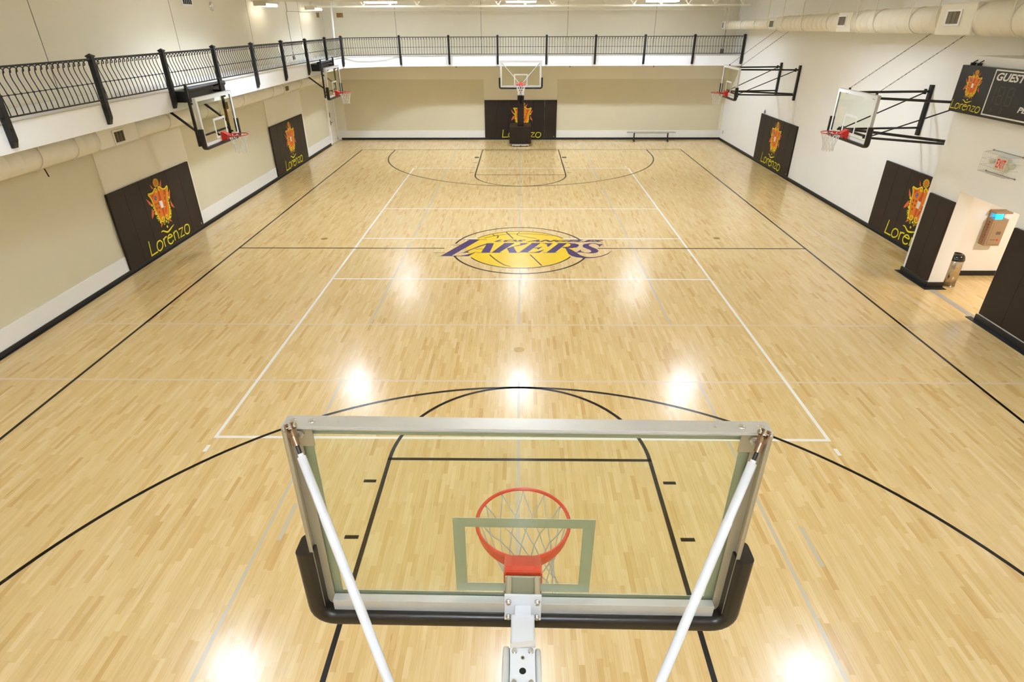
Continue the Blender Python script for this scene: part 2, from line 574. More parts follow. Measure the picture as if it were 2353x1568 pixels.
LAKERS = [[[-1.412,0.816],[-1.121,0.817],[-1.784,-0.476],[-1.535,-0.475],[-1.403,-0.404],[-1.283,-0.296],[-1.142,-0.156],[-1.228,-0.311],[-1.336,-0.507],[-2.078,-0.51],[-2.021,-0.407]],[[-2.293,-0.529],[-2.167,-0.517],[-2.074,-0.498],[-2.072,-0.516]],[[-1.594,0.815],[-0.933,0.824],[-0.932,0.797],[-1.592,0.794]],[[-2.303,-0.248],[-1.965,-0.24],[-1.984,-0.262],[-2.301,-0.264]],[[-1.878,0.364],[-1.639,0.372],[-1.648,0.352],[-1.876,0.348]],[[-1.663,-0.252],[-1.556,-0.239],[-1.483,-0.213],[-1.397,-0.078],[-1.127,0.278],[-0.916,0.482],[-0.901,0.421],[-1.09,0.222],[-1.253,0.034],[-1.391,-0.157],[-1.358,-0.225],[-1.297,-0.25]],[[-0.917,0.502],[-0.721,0.503],[-0.76,0.133],[-0.804,-0.229],[-1.03,-0.23],[-0.982,0.067],[-0.939,0.295]],[[-1.2,0.06],[-0.987,0.057],[-0.99,0.025],[-1.209,0.028]],[[-1.153,-0.237],[-0.481,-0.234],[-0.459,-0.259],[-1.151,-0.262]],[[-0.435,0.507],[-0.155,0.508],[-0.546,-0.228],[-0.75,-0.229]],[[-0.464,0.521],[-0.15,0.522],[-0.161,0.491],[-0.446,0.49]],[[-0.359,0.086],[-0.153,0.282],[0.018,0.398],[-0.021,0.499],[0.232,0.52],[0.146,0.416],[0.024,0.325],[-0.186,0.226],[-0.348,0.063]],[[-0.353,0.079],[-0.18,0.233],[-0.089,-0.226],[-0.288,-0.227]],[[-0.293,-0.227],[-0.009,-0.226],[-0.008,-0.257],[-0.293,-0.258]],[[0.327,0.507],[0.556,0.508],[0.191,-0.225],[-0.029,-0.226]],[[0.539,0.514],[0.901,0.516],[0.782,0.25],[0.733,0.236],[0.736,0.401],[0.667,0.481]],[[0.299,0.524],[0.557,0.525],[0.55,0.494],[0.31,0.493]],[[0.376,0.15],[0.48,0.164],[0.614,0.242],[0.476,-0.007],[0.462,0.089],[0.375,0.118]],[[0.186,-0.225],[0.385,-0.205],[0.483,-0.133],[0.65,0.004],[0.507,-0.248],[0.186,-0.25]],[[1.053,0.503],[1.284,0.504],[0.921,-0.222],[0.696,-0.223]],[[0.61,-0.226],[0.975,-0.224],[0.979,-0.249],[0.609,-0.251]],[[1.004,0.526],[1.395,0.528],[1.393,0.494],[1.002,0.493]],[[1.283,0.517],[1.472,0.505],[1.587,0.421],[1.595,0.312],[1.534,0.181],[1.398,0.122],[1.212,0.115],[1.126,0.153],[1.162,0.199],[1.296,0.222],[1.363,0.321],[1.381,0.404],[1.353,0.484]],[[1.208,0.147],[1.299,0.109],[1.395,-0.05],[1.479,-0.222],[1.568,-0.421],[1.684,-0.541],[1.786,-0.57],[1.945,-0.555],[2.113,-0.464],[2.294,-0.296],[2.46,-0.055],[2.305,-0.333],[2.118,-0.515],[1.938,-0.614],[1.778,-0.648],[1.632,-0.642],[1.469,-0.587],[1.34,-0.489],[1.267,-0.331],[1.24,-0.114]],[[1.885,0.506],[2.064,0.517],[2.156,0.44],[2.27,0.447],[2.134,0.21],[2.127,0.334],[2.058,0.457],[1.947,0.466],[1.873,0.389],[1.874,0.29],[1.941,0.192],[2.045,0.054],[2.082,-0.095],[2.043,-0.204],[1.922,-0.282],[1.793,-0.292],[1.608,-0.212],[1.543,-0.219],[1.466,-0.244],[1.528,-0.144],[1.616,-0.005],[1.616,-0.119],[1.692,-0.231],[1.809,-0.242],[1.887,-0.158],[1.877,-0.048],[1.787,0.079],[1.705,0.192],[1.688,0.312],[1.744,0.432]]]
SEAMS = [[[[-0.796,-0.392],[-0.644,-0.731],[-0.499,-0.983],[-0.36,-1.166],[-0.226,-1.238]],0.035],[[[0.261,-0.387],[0.392,-0.758],[0.517,-1.113],[0.549,-1.174]],0.035],[[[-1.012,0.938],[-0.745,1.124],[-0.389,1.289],[-0.098,1.327],[0.311,1.317],[0.659,1.238],[0.945,1.148]],0.022],[[[-0.405,1.475],[-0.343,1.308],[-0.198,0.895]],0.035],[[[-0.786,1.27],[-0.735,1.16],[-0.629,1.132],[-0.632,1.035],[-0.651,0.946]],0.035],[[[-0.005,1.495],[-0.086,1.29],[-0.039,1.181],[0.192,1.038],[0.465,0.897]],0.025]]
CREST = {"coral":[[[-0.496,1.494],[-0.331,1.337],[-0.345,1.272],[-0.422,1.317]],[[-0.373,1.2],[-0.297,1.133],[-0.345,1.043],[-0.473,0.959],[-0.468,1.033]],[[0.623,1.459],[0.519,1.224],[0.431,1.248],[0.484,1.388]],[[0.498,1.206],[0.561,1.069],[0.62,0.943],[0.473,1.033]],[[0.356,1.779],[0.277,1.592],[0.208,1.643]],[[-0.178,1.771],[-0.064,1.642],[-0.129,1.635]],[[0.257,0.757],[0.334,0.648],[0.193,0.721]],[[-0.174,0.774],[-0.087,0.735],[-0.216,0.656]]],"shield":[[[-0.363,1.577],[-0.155,1.568],[-0.013,1.64],[0.035,1.594],[0.044,1.535],[0.117,1.631],[0.178,1.627],[0.243,1.588],[0.302,1.539],[0.409,1.536],[0.517,1.573],[0.531,1.517],[0.477,1.437],[0.392,1.258],[0.386,1.081],[0.331,0.916],[0.223,0.779],[0.149,0.765],[0.089,0.819],[0.089,0.879],[0.011,0.795],[-0.068,0.771],[-0.162,0.835],[-0.219,1.005],[-0.275,1.173],[-0.265,1.307],[-0.295,1.441],[-0.372,1.54]]],"stripe":[[[0.088,1.558],[0.137,1.511],[0.127,1.294],[0.011,1.296],[0.054,1.475]],[[0.32,1.511],[0.429,1.484],[0.306,1.222],[0.251,1.059],[0.168,0.904],[0.139,0.972],[0.249,1.237],[0.278,1.394]],[[0.013,1.102],[0.125,1.089],[0.089,0.879],[0.041,0.893]],[[-0.255,1.515],[-0.108,1.522],[-0.161,1.462],[-0.234,1.402]]],"white":[[[0.008,1.291],[0.14,1.278],[0.129,1.105],[0.016,1.107]]],"goldline":[[[-0.356,1.569],[-0.257,1.549],[-0.163,1.553],[-0.077,1.599],[-0.013,1.629],[0.035,1.594],[0.026,1.539],[-0.028,1.536],[-0.04,1.579]],[[0.157,1.529],[0.135,1.546],[0.115,1.608],[0.178,1.627],[0.243,1.588],[0.302,1.539],[0.403,1.525],[0.516,1.562],[0.526,1.507],[0.477,1.425],[0.392,1.258],[0.386,1.081],[0.331,0.916],[0.227,0.778],[0.152,0.77],[0.096,0.823],[0.126,0.886],[0.188,0.88],[0.182,0.827]],[[-0.367,1.55],[-0.295,1.441],[-0.265,1.307],[-0.272,1.172],[-0.219,1.005],[-0.162,0.835],[-0.067,0.773],[0.011,0.795],[0.019,0.852],[-0.038,0.887],[-0.085,0.859],[-0.05,0.825]]],"blue":[[-0.105,1.402],[-0.075,1.457],[-0.035,1.395]],"dots":[[-0.162,1.256],[-0.063,1.258],[-0.163,1.158],[-0.063,1.147],[-0.111,1.038]],"stars":[[0.309,1.362],[0.252,1.236],[0.196,1.098]],"crown":[[0.094,1.744],[0.146,1.84],[0.285,1.727]],"blobs":[[0.477,1.271],[0.393,1.019],[0.293,0.782],[-0.331,1.28],[-0.281,1.047],[-0.175,0.792],[0.069,0.741]],"rings":[[0.393,0.935],[0.356,0.866],[-0.258,0.941],[-0.224,0.872],[-0.034,0.712],[0.147,0.699]],"dot":[[0.049,0.602]],"swoosh":[[-0.273,0.552],[-0.181,0.558],[-0.018,0.478],[0.117,0.494],[0.231,0.531],[0.36,0.564]],"word":[[[-0.893,0.515],[-0.913,0.337],[-0.937,0.15],[-0.646,0.156]],[[-0.428,0.383],[-0.543,0.377],[-0.614,0.303],[-0.619,0.205],[-0.569,0.151],[-0.467,0.16],[-0.374,0.228],[-0.367,0.317],[-0.428,0.383]],[[-0.274,0.385],[-0.274,0.156]],[[-0.278,0.331],[-0.194,0.381],[-0.102,0.382]],[[-0.064,0.314],[0.131,0.313],[0.119,0.355],[0.051,0.386],[-0.039,0.361],[-0.095,0.287],[-0.093,0.213],[-0.039,0.157],[0.06,0.151],[0.145,0.196]],[[0.233,0.391],[0.222,0.161]],[[0.225,0.329],[0.308,0.386],[0.391,0.378],[0.421,0.302],[0.413,0.148]],[[0.506,0.378],[0.719,0.372],[0.505,0.16],[0.724,0.159]],[[0.972,0.379],[0.861,0.38],[0.797,0.313],[0.773,0.216],[0.829,0.149],[0.939,0.142],[1.024,0.212],[1.037,0.325],[0.972,0.379]]]}

# ------------------------------------------------------------------ the setting
XL, XR, YB, YN, ZC = -9.43, 10.25, 16.75, -16.75, 6.95
XP = 9.25            # face of the wall that steps into the hall on the right
b = MB()
b.box(XL - 0.3, 13.3, YN - 0.3, YB + 0.3, -0.2, 0)
floor = struct('floor', b, M['maple'])

def fl(z):
    return lambda u, v, w: (u, v, z + w)

MID = 0.1            # y of the half-way line
# black basketball markings
b = MB(); k = fl(0.0014)
W5 = 0.054  # row behind the camera is added to light the near hoop's back
b.strip([(-7.6, -14.3), (-7.6, 14.02)], W5, k)
b.strip([(7.62, -14.3), (7.62, 14.02)], W5, k)
b.strip([(-7.6, 14.0), (7.62, 14.0)], W5, k)
b.strip([(-7.6, -14.3), (7.62, -14.3)], W5, k)
b.build('basketball_boundary_line', M['line_black'], floor)
b = MB()
b.strip([(-7.6, MID), (-2.04, MID)], W5, k)
b.strip([(2.08, MID), (7.62, MID)], W5, k)
b.build('half_way_line', M['line_black'], floor)
b = MB()
b.ring(0, MID, 1.81, W5, k, 48, 23, 168)
b.ring(0, MID, 1.81, W5, k, 48, 199, 337)
b.build('centre_circle', M['line_black'], floor)
for sgn, ft, top, base in ((-1, -8.55, -6.7, -14.3), (1, 8.74, 6.87, 14.0)):
    b = MB()
    b.strip([(-1.805, base), (-1.805, ft)], W5, k)
    b.strip([(1.805, base), (1.805, ft)], W5, k)
    b.strip([(-1.83, ft), (1.83, ft)], W5, k)
    # free-throw semicircle (its crown slightly flattened into the three-point line)
    ry = abs(top - ft) - 0.025
    b.strip([(1.805 * math.cos(PI * i / 48), ft - sgn * ry * math.sin(PI * i / 48)) for i in range(49)], W5, k)
    b.build('key_line', M['line_black'], floor)
    b = MB()
    cy = top + sgn * 6.02
    R = 5.995
    pts = [(R, base)] + [(R * math.cos(PI * i / 90), cy - sgn * R * math.sin(PI * i / 90)) for i in range(91)] + [(-R, base)]
    b.strip(pts, W5, k)
    b.build('three_point_line', M['line_black'], floor)
    b = MB()
    ys = (-9.0, -9.96, -10.87) if sgn < 0 else (9.13, 10.01, 11.05)
    for s in (-1, 1):
        for y in ys:
            b.strip([(s * 1.895, y), (s * 2.06, y)], 0.055, k)
        yb = -11.9 if sgn < 0 else 12.17
        b.strip([(s * 1.87, yb), (s * 2.06, yb)], 0.3, k)
    b.build('lane_mark', M['line_black'], floor)
# white volleyball markings
b = MB(); k = fl(0.001)
b.strip([(-4.46, -8.08), (-4.46, 9.93), (4.48, 9.93), (4.48, -8.08)], W5, k, closed=True)
for y in (-2.05, 0.91, 3.9):
    b.strip([(-4.46, y), (4.48, y)], W5, k)
for s in (-4.47, 4.48):
    b.strip([(s, -8.27), (s, -8.42)], W5, k)
    b.strip([(s * 0.985, 10.15), (s * 0.985, 10.3)], 0.06, k)
b.build('volleyball_line', M['line_white'], floor)
# grey pickleball markings
b = MB(); k = fl(0.0006)
for x in (-3.02, 3.02):
    b.strip([(x, -4.4), (x, 0.6)], 0.045, k)
    b.strip([(x, 0.9), (x, 7.1)], 0.045, k)
    b.strip([(x, 7.9), (x, 15.6)], 0.045, k)
    b.strip([(x * 1.0, -6.55), (x, -14.9)], 0.045, k)
b.strip([(-2.82, -9.42), (-2.82, -10.02)], 0.055, k)
b.strip([(3.38, -9.74), (3.38, -10.33)], 0.055, k)
b.strip([(-0.015, -4.4), (-0.015, 13.9)], 0.045, k)
b.strip([(-0.015, -6.55), (-0.015, -14.9)], 0.045, k)
b.build('pickleball_line', M['line_grey'], floor)
b = MB(); k = fl(0.0004)
b.strip([(-8.84, -4.43), (7.9, -4.43)], 0.05, k)
b.strip([(-9.4, -6.53), (9.1, -6.53)], 0.05, k)
b.strip([(-8.84, -4.43), (-8.84, 12.0)], 0.04, k)
b.strip([(8.55, -3.6), (8.55, 3.2)], 0.04, k)
b.build('cross_court_line', M['line_tan'], floor)

# the club logo painted at mid-court
logo = MB()
logo.disc(0, MID, 1.45, fl(0.0018), 96)
logo = logo.build('centre_court_logo', M['logo_yellow'], floor)
b = MB(); k = fl(0.0022)
b.ring(0, MID, 1.452, 0.038, k, 48, 34.5, 145.5)
b.ring(0, MID, 1.452, 0.038, k, 48, 209, 334)
for pts, w in SEAMS:
    b.strip(spline(pts, 5), w, k)
b.build('ball_seam_line', M['line_black'], logo)
b = MB(); k = fl(0.0026)
for p in LAKERS:
    b.poly(p, k)
b.build('club_name_lettering', M['logo_purple'], logo)
b = MB(); k = fl(0.0028)
add_text(b, 'LOS', -0.74, 0.02, 0.628, 0.80, k, shear=1.0, offset=0.045)
add_text(b, 'ANGELES', 0.14, 2.18, 0.618, 0.80, k, shear=1.0, offset=0.045)
b.build('city_name_lettering', M['logo_purple'], logo)

# walls
b = MB(); b.cur = 0
# left wall: recessed tan panels, proud cream piers, white band below, header above
b.box(XL - 0.3, XL - 0.03, YN, YB + 0.3, 0, ZC)
seg = [(-16.75, -15.6), (-10.2, -7.6), (-1.74, 2.0), (8.0, 11.9), (15.25, 16.75)]
b.cur = 1
for y0, y1 in seg:
    b.box(XL - 0.03, XL, y0, y1, 0.45, 2.83)
b.cur = 2
b.box(XL - 0.03, XL, YN, YB, 0, 0.45)
b.cur = 1
b.box(XL - 0.03, XL, YN, YB, 2.83, 3.6)
b.box(XL - 0.03, XL, YN, YB, 3.6, ZC)
# joints of the tilt-up panels, upper storey
wall_left = struct('wall_left', b, [M['tan'], M['cream'], M['white_wall']])
b = MB()
for y in (-12.5, -7.3, -2.1, 3.05, 8.1, 13.4):
    b.box(XL, XL + 0.003, y - 0.008, y + 0.008, 4.02, ZC)
b.build('panel_joint', M['conduit'], wall_left)

b = MB(); b.cur = 0
b.box(XL - 0.3, 13.3, YB + 0.03, YB + 0.3, 0, ZC)
b.cur = 2
b.box(XL, XR, YB, YB + 0.03, 0, 0.45)
b.cur = 1
b.box(XL, -8.98, YB, YB + 0.03, 0.45, 2.87)
b.box(-1.85, 1.83, YB, YB + 0.03, 0.45, 2.87)
b.box(10.12, XR, YB, YB + 0.03, 0.45, 2.87)
b.box(XL, XR, YB, YB + 0.03, 2.87, 3.6)
b.box(XL, XR, YB, YB + 0.03, 3.6, ZC)
wall_back = struct('wall_back', b, [M['tan'], M['cream'], M['white_wall']])
b = MB()
for x in (-5.98, -1.9, 2.22, 6.37):
    b.box(x - 0.008, x + 0.008, YB - 0.003, YB, 4.02, ZC)
b.build('panel_joint', M['conduit'], wall_back)

b = MB()
b.box(XR, XR + 0.3, -1.5, YB + 0.03, 0, ZC)
b.box(XR, XR + 0.3, YN, -1.5, 4.71, ZC)
# stepped-out wall with the recess opening
b.box(XP, 13.3, -1.75, -1.5, 0, 4.71)
b.box(XP, 9.6, -2.48, -1.75, 0, 4.71)
b.box(XP, 9.6, -4.14, -2.48, 2.18, 4.71)
b.box(XP, 9.6, YN, -4.14, 0, 4.71)
b.box(9.6, XR + 0.3, YN, -1.75, 4.5, 4.71)
b.box(9.6, 13.0, -6.3, -6.1, 0, 2.6)
b.box(9.6, 13.0, -6.3, -1.75, 2.45, 2.6)
b.box(13.0, 13.3, -6.3, -1.75, 0, 2.6)
wall_right = struct('wall_right', b, M['white_wall'])

b = MB()
b.box(XL - 0.3, 13.3, YN - 0.3, YN, 0, ZC)
struct('wall_front', b, M['cream'])
b = MB()
b.box(XL - 0.3, 13.3, YN - 0.3, YB + 0.3, ZC, ZC + 0.2)
struct('ceiling', b, M['ceil'])

def base(name, segs):
    b = MB()
    for s in segs:
        b.box(*s)
    return struct(name, b, M['base_rubber'])
H = 0.1
o = base('baseboard_left', [(XL, XL + 0.02, YN, 15.2, 0, H), (XL, XL + 0.06, YN, 15.2, 0, 0.012)])
o = base('baseboard_back', [(-9.3, XR, YB - 0.02, YB, 0, H), (-9.3, XR, YB - 0.06, YB, 0, 0.012)])
o = base('baseboard_right', [(XR - 0.02, XR, -1.5, YB, 0, H), (XR - 0.06, XR, -1.5, YB, 0, 0.012),
                             (XP - 0.02, XR, -1.5, -1.48, 0, H),
                             (XP - 0.03, XP, -2.5, -1.48, 0, H + 0.03), (XP - 0.12, XP, -2.52, -1.42, 0, 0.012),
                             (XP - 0.03, 9.6, -2.51, -2.48, 0, H + 0.03), (XP - 0.12, 9.62, -2.62, -2.5, 0, 0.012),
                             (XP - 0.03, XP, YN, -4.12, 0, H + 0.03), (XP - 0.12, XP, YN, -4.0, 0, 0.012),
                             (9.6, 13.0, -1.77, -1.75, 0, 0.12), (9.6, 9.62, YN if False else -6.1, -4.14, 0, 0.12)])

# grey threshold tape across the recess
b = MB()
b.box(9.22, 9.36, -4.05, -2.6, 0.0, 0.0035)
tag(b.build('floor_tape', M['tape']), 'strip of grey tape on the floor across the wall opening', 'tape')

# door at the far end of the left wall
b = MB()
b.box(-0.5, 0.5, -0.03, 0.0, 0.0, 2.15)
door = b.build('door_1', M['door'])
door.location = (XL, 15.95, 0.02)
door.rotation_euler = (0, 0, PI / 2)
door['kind'] = 'structure'
b = MB()
for x0, x1, z0, z1 in ((-0.56, -0.5, 0, 2.21), (0.5, 0.56, 0, 2.21), (-0.5, 0.5, 2.15, 2.21)):
    b.box(x0, x1, -0.035, 0.0, z0, z1)
b.build('door_frame', M['white'], door)
b = MB(); b.box(-0.46, -0.40, -0.05, -0.03, 1.24, 1.46)
b.build('card_reader', M['brown_hw'], door)
b = MB(); b.box(-0.46, -0.40, -0.045, -0.03, 0.88, 1.1); b.beam((-0.43, -0.045, 1.0), (-0.43, -0.1, 1.0), 0.025); b.beam((-0.43, -0.1, 1.0), (-0.3, -0.1, 1.0), 0.025)
b.build('door_handle', M['brown_hw'], door)
b = MB(); b.box(0.2, 0.45, -0.07, -0.03, 2.02, 2.09); b.beam((0.3, -0.07, 2.08), (0.05, -0.14, 2.12), 0.02)
b.build('door_closer', M['brown_hw'], door)
b = MB(); b.box(0.35, 0.41, -0.045, -0.03, 0.06, 0.22)
b.build('door_hold_open', M['bolt'], door)

# ------------------------------------------------------------------ balcony
ZT, ZU = 3.98, 3.55
XB, YF = -8.0, 15.2
outer = [(XB, YN + 0.02), (XB, 14.0), (-7.45, 14.42), (-6.8, 14.75), (-6.2, 14.98), (-5.57, 15.12), (-4.4, 15.2), (XR - 0.02, 15.2)]
inner = [(XR - 0.02, YB - 0.02), (XL + 0.02, YB - 0.02), (XL + 0.02, YN + 0.02)]
b = MB()
b.poly(outer + inner, lambda u, v, w: (u, v, ZU + w), ZT - ZU)
bal = tag(b.build('balcony', M['white']), 'white balcony deck wrapping round the left and back walls', 'balcony')
b = MB()
b.strip([(p[0] + 0.012 if p[0] < -7.9 else p[0], p[1]) for p in outer], 0.05, lambda u, v, w: (u, v, ZT + 0.012))
b.strip([(p[0], p[1] - 0.0) for p in outer], 0.02, lambda u, v, w: (u, v, ZT + 0.006))
b.build('deck_edge_trim', M['cream'], bal)

b = MB()
b.poly([(XL + 0.02, -15.1), (XR - 0.02, -15.1), (XR - 0.02, YN + 0.02), (XL + 0.02, YN + 0.02)][::-1], lambda u, v, w: (u, v, ZU + 0.01 + w), ZT - ZU)

# railing: posts, rails and bellied balusters
def post_mesh():
    b = MB()
    # lower end is cut on a slant; side plates stand off the fascia
    for (w, d0, d1, z0, z1) in ((0.045, -0.045, 0.045, 3.74, 4.8),):
        b.box(-w, w, d0, d1, z0, z1)
    vs = [(-0.045, -0.045, 3.74), (0.045, -0.045, 3.74), (0.045, 0.045, 3.74), (-0.045, 0.045, 3.74), (-0.045, 0.045, 3.62), (0.045, 0.045, 3.62), (-0.045, 0.0, 3.62), (0.045, 0.0, 3.62)]
    b.add(vs, [(0, 6, 7, 1), (3, 2, 5, 4), (6, 4, 5, 7), (0, 3, 4, 6), (1, 7, 5, 2)])
    b.box(-0.058, 0.058, -0.058, 0.058, 4.80, 4.825)
    b.add([(-0.052, -0.052, 4.825), (0.052, -0.052, 4.825), (0.052, 0.052, 4.825), (-0.052, 0.052, 4.825), (0, 0, 4.86)],
          [(0, 1, 4), (1, 2, 4), (2, 3, 4), (3, 0, 4)])
    for z in (3.72, 3.9):
        b.box(-0.012, 0.012, -0.055, -0.045, z - 0.012, z + 0.012)
        b.box(-0.052, -0.045, -0.012, 0.012, z - 0.012, z + 0.012)
    return b
post_me = post_mesh().mesh('post', M['black_iron'])
PROF = [(0, 4.07), (0.008, 4.2), (0.03, 4.34), (0.06, 4.46), (0.088, 4.56), (0.095, 4.64), (0.078, 4.70), (0.035, 4.742), (-0.015, 4.742), (-0.042, 4.712), (-0.036, 4.68), (-0.015, 4.678)]
PROF = [(-a, z) for a, z in PROF]          # local: -Y faces the hall, so the belly leans to +Y
bal_mb = MB()
bal_mb.tube([(0, -p[0] - 0.0, p[1]) for p in spline(PROF, 3)], 0.0085, 5)
bal_mb.tube([(0, 0.028, 4.345), (0, 0.03, 4.36), (0, 0.034, 4.375)], [0.012, 0.02, 0.012], 5)
bal_me = bal_mb.mesh('baluster', M['black_iron'])

def railing(label, pts, npanel, budget):
    """pts: post positions (x, y); the hall lies to the right of the direction of travel"""
    mid = pts[len(pts) // 2]
    root = thing('balcony_railing', label, 'railing', (mid[0], mid[1], ZT))
    rest, slots = MB(), []
    top, midr, bot = MB(), MB(), MB()
    for i, p in enumerate(pts):
        q = pts[i + 1] if i < len(pts) - 1 else pts[i - 1]
        d = Vector((q[0] - p[0], q[1] - p[1], 0)) * (1 if i < len(pts) - 1 else -1)
        ang = math.atan2(d.y, d.x)
        o = bpy.data.objects.new('post', post_me)
        C.objects.link(o)
        o.parent = root
        o.matrix_local = Matrix.Translation((p[0] - mid[0], p[1] - mid[1], -ZT)) @ Matrix.Rotation(ang, 4, 'Z')
    for i in range(len(pts) - 1):
        p, q = Vector((*pts[i], 0)), Vector((*pts[i + 1], 0))
        d = (q - p)
        n = npanel[i]
        u = d.normalized()
        ang = math.atan2(d.y, d.x)
        nrm = Vector((-u.y, u.x, 0))
        off = Vector((mid[0], mid[1], ZT))
        a, c = p + u * 0.045 - off, q - u * 0.045 - off
        for mb_, z, w, h, s in ((top, 4.765, 0.04, 0.028, 0.0), (midr, 4.36, 0.012, 0.012, 0.03), (bot, 4.062, 0.032, 0.022, 0.0)):
            mb_.beam(a + nrm * s + Vector((0, 0, z)), c + nrm * s + Vector((0, 0, z)), w, h)
        for k2 in range(n):
            pos = p + d * ((k2 + 1) / (n + 1)) - off
            slots.append((pos, ang))
    top.build('top_rail', M['black_iron'], root)
    midr.build('middle_rail', M['black_iron'], root)
    bot.build('bottom_rail', M['black_iron'], root)
    cp = Vector((0, -14.878, 5.329)) - Vector((mid[0], mid[1], ZT))
    order = sorted(range(len(slots)), key=lambda i: (slots[i][0] - cp).length if slots[i][0].y + mid[1] > -5.7 else 99)
    for rank, i in enumerate(order):
        pos, ang = slots[i]
        mt = Matrix.Translation(pos) @ Matrix.Rotation(ang, 4, 'Z')
        if rank < budget:
            o = bpy.data.objects.new('baluster', bal_me)
            C.objects.link(o)
            o.parent = root
            o.matrix_local = mt
        else:
            rest.smooth = True
            rest.add(bal_mb.v, bal_mb.f, mt)
    if rest.v:
        o = rest.build('balusters', M['black_iron'], root)
        o['kind'] = 'stuff'
    return root

# travel +Y along the left edge keeps the hall on the right (local -Y = +X)
LP = [(XB + 0.05, 14.0 - 2.43 * i) for i in range(9, -1, -1)]
railing('long black iron railing with bellied balusters along the left balcony edge', LP, [17] * 9, 100)
BP = [(XB + 0.05, 14.0 - 0.06), (-5.57, 15.06)] + [(-5.57 + 2.249 * i, 15.15) for i in range(1, 8)]
BP[-1] = (10.17, 15.15)
railing('long black iron railing with bellied balusters along the back balcony edge', BP, [24] + [17] * 7, 100)

# ------------------------------------------------------------------ basketball goals
BW, BH = 0.914, 1.067      # half width and height of the backboard

def rounded_path(pts, r, n=6):
    out = [pts[0]]
    for i in range(1, len(pts) - 1):
        p, a, c = Vector(pts[i]), Vector(pts[i - 1]), Vector(pts[i + 1])
        d1, d2 = (a - p).normalized(), (c - p).normalized()
        s, e = p + d1 * r, p + d2 * r
        for k in range(n + 1):
            t = k / n
            out.append(tuple((1 - t) ** 2 * s + 2 * t * (1 - t) * p + t * t * e))
    out.append(pts[-1])
    return out

def sweep_xz(b, path, prof, cap=True):
    """sweep profile (radial outward, y) along a path in the XZ plane"""
    n, m = len(path), len(prof)
    vs, fs = [], []
    for i, p in enumerate(path):
        a = path[max(i - 1, 0)]
        c = path[min(i + 1, n - 1)]
        d = Vector((c[0] - a[0], c[1] - a[1])).normalized()
        o = Vector((d.y, -d.x))          # outward: right-hand side of travel
        for r, y in prof:
            vs.append((p[0] + o.x * r, y, p[1] + o.y * r))
    for i in range(n - 1):
        for k in range(m):
            k2 = (k + 1) % m
            fs.append((i * m + k, i * m + k2, (i + 1) * m + k2, (i + 1) * m + k))
    sm, b.smooth = b.smooth, True
    b.add(vs, fs)
    b.smooth = False
    if cap:
        b.add(vs[:m], [tuple(range(m))])
        b.add(vs[-m:], [tuple(range(m))[::-1]])
    b.smooth = sm

def rprof(r0, r1, y0, y1, rad, n=4):
    pts = []
    for cx, cy, a in ((r1 - rad, y0 + rad, -90), (r1 - rad, y1 - rad, 0), (r0 + rad, y1 - rad, 90), (r0 + rad, y0 + rad, 180)):
        for k in range(n + 1):
            t = math.radians(a + 90 * k / n)
            pts.append((cx + rad * math.cos(t), cy + rad * math.sin(t)))
    return pts

RZ = 0.142                 # height of the ring above the bottom of the board
def rect_frame(b, x0, x1, z0, z1, w, y0, y1):
    b.box(x0, x1, y0, y1, z1 - w, z1)
    b.box(x0, x1, y0, y1, z0, z0 + w)
    b.box(x0, x0 + w, y0, y1, z0 + w, z1 - w)
    b.box(x1 - w, x1, y0, y1, z0 + w, z1 - w)

def net_part(parent, rad, detail, skew=(0, 0)):
    b = MB()
    R, n = 0.2286, 12
    lev = [(0.0, R - 0.004), (0.13, 0.185), (0.20, 0.155), (0.27, 0.138), (0.34, 0.130), (0.42, 0.142)]
    if not detail:
        lev = [(0.0, R - 0.004), (0.12, 0.185), (0.22, 0.15), (0.32, 0.13), (0.42, 0.135)]
    def pt(l, k):
        z, r = lev[l]
        a = 2 * PI * (k + (0.5 if l % 2 else 0)) / n
        t = z / 0.42
        return (r * math.cos(a) + skew[0] * t * t, -0.381 + r * math.sin(a) + skew[1] * t * t, RZ - 0.008 - z)
    for l in range(len(lev) - 1):
        for k in range(n):
            p = pt(l, k)
            for q in (pt(l + 1, k), pt(l + 1, k - 1 if l % 2 == 0 else k + 1)):
                mid = ((p[0] + q[0]) / 2 * 0.985, (p[1] + q[1]) / 2, (p[2] + q[2]) / 2 - 0.006)
                b.tube([p, mid, q] if detail else [p, q], rad, 5 if detail else 4, caps=False)
    if detail:
        for l in range(1, len(lev)):
            for k in range(n):
                p = pt(l, k)
                b.lathe([(0, -0.006), (0.0065, 0), (0, 0.006)], p, 6)
        # loose tail cords
        for k in (2, 5, 9):
            p = pt(len(lev) - 1, k)
            b.tube([p, (p[0] + 0.01, p[1], p[2] - 0.04), (p[0] + 0.004, p[1] + 0.01, p[2] - 0.09)], rad, 5)
    return b.build('net', M['net_grey'] if detail else M['net'], parent)

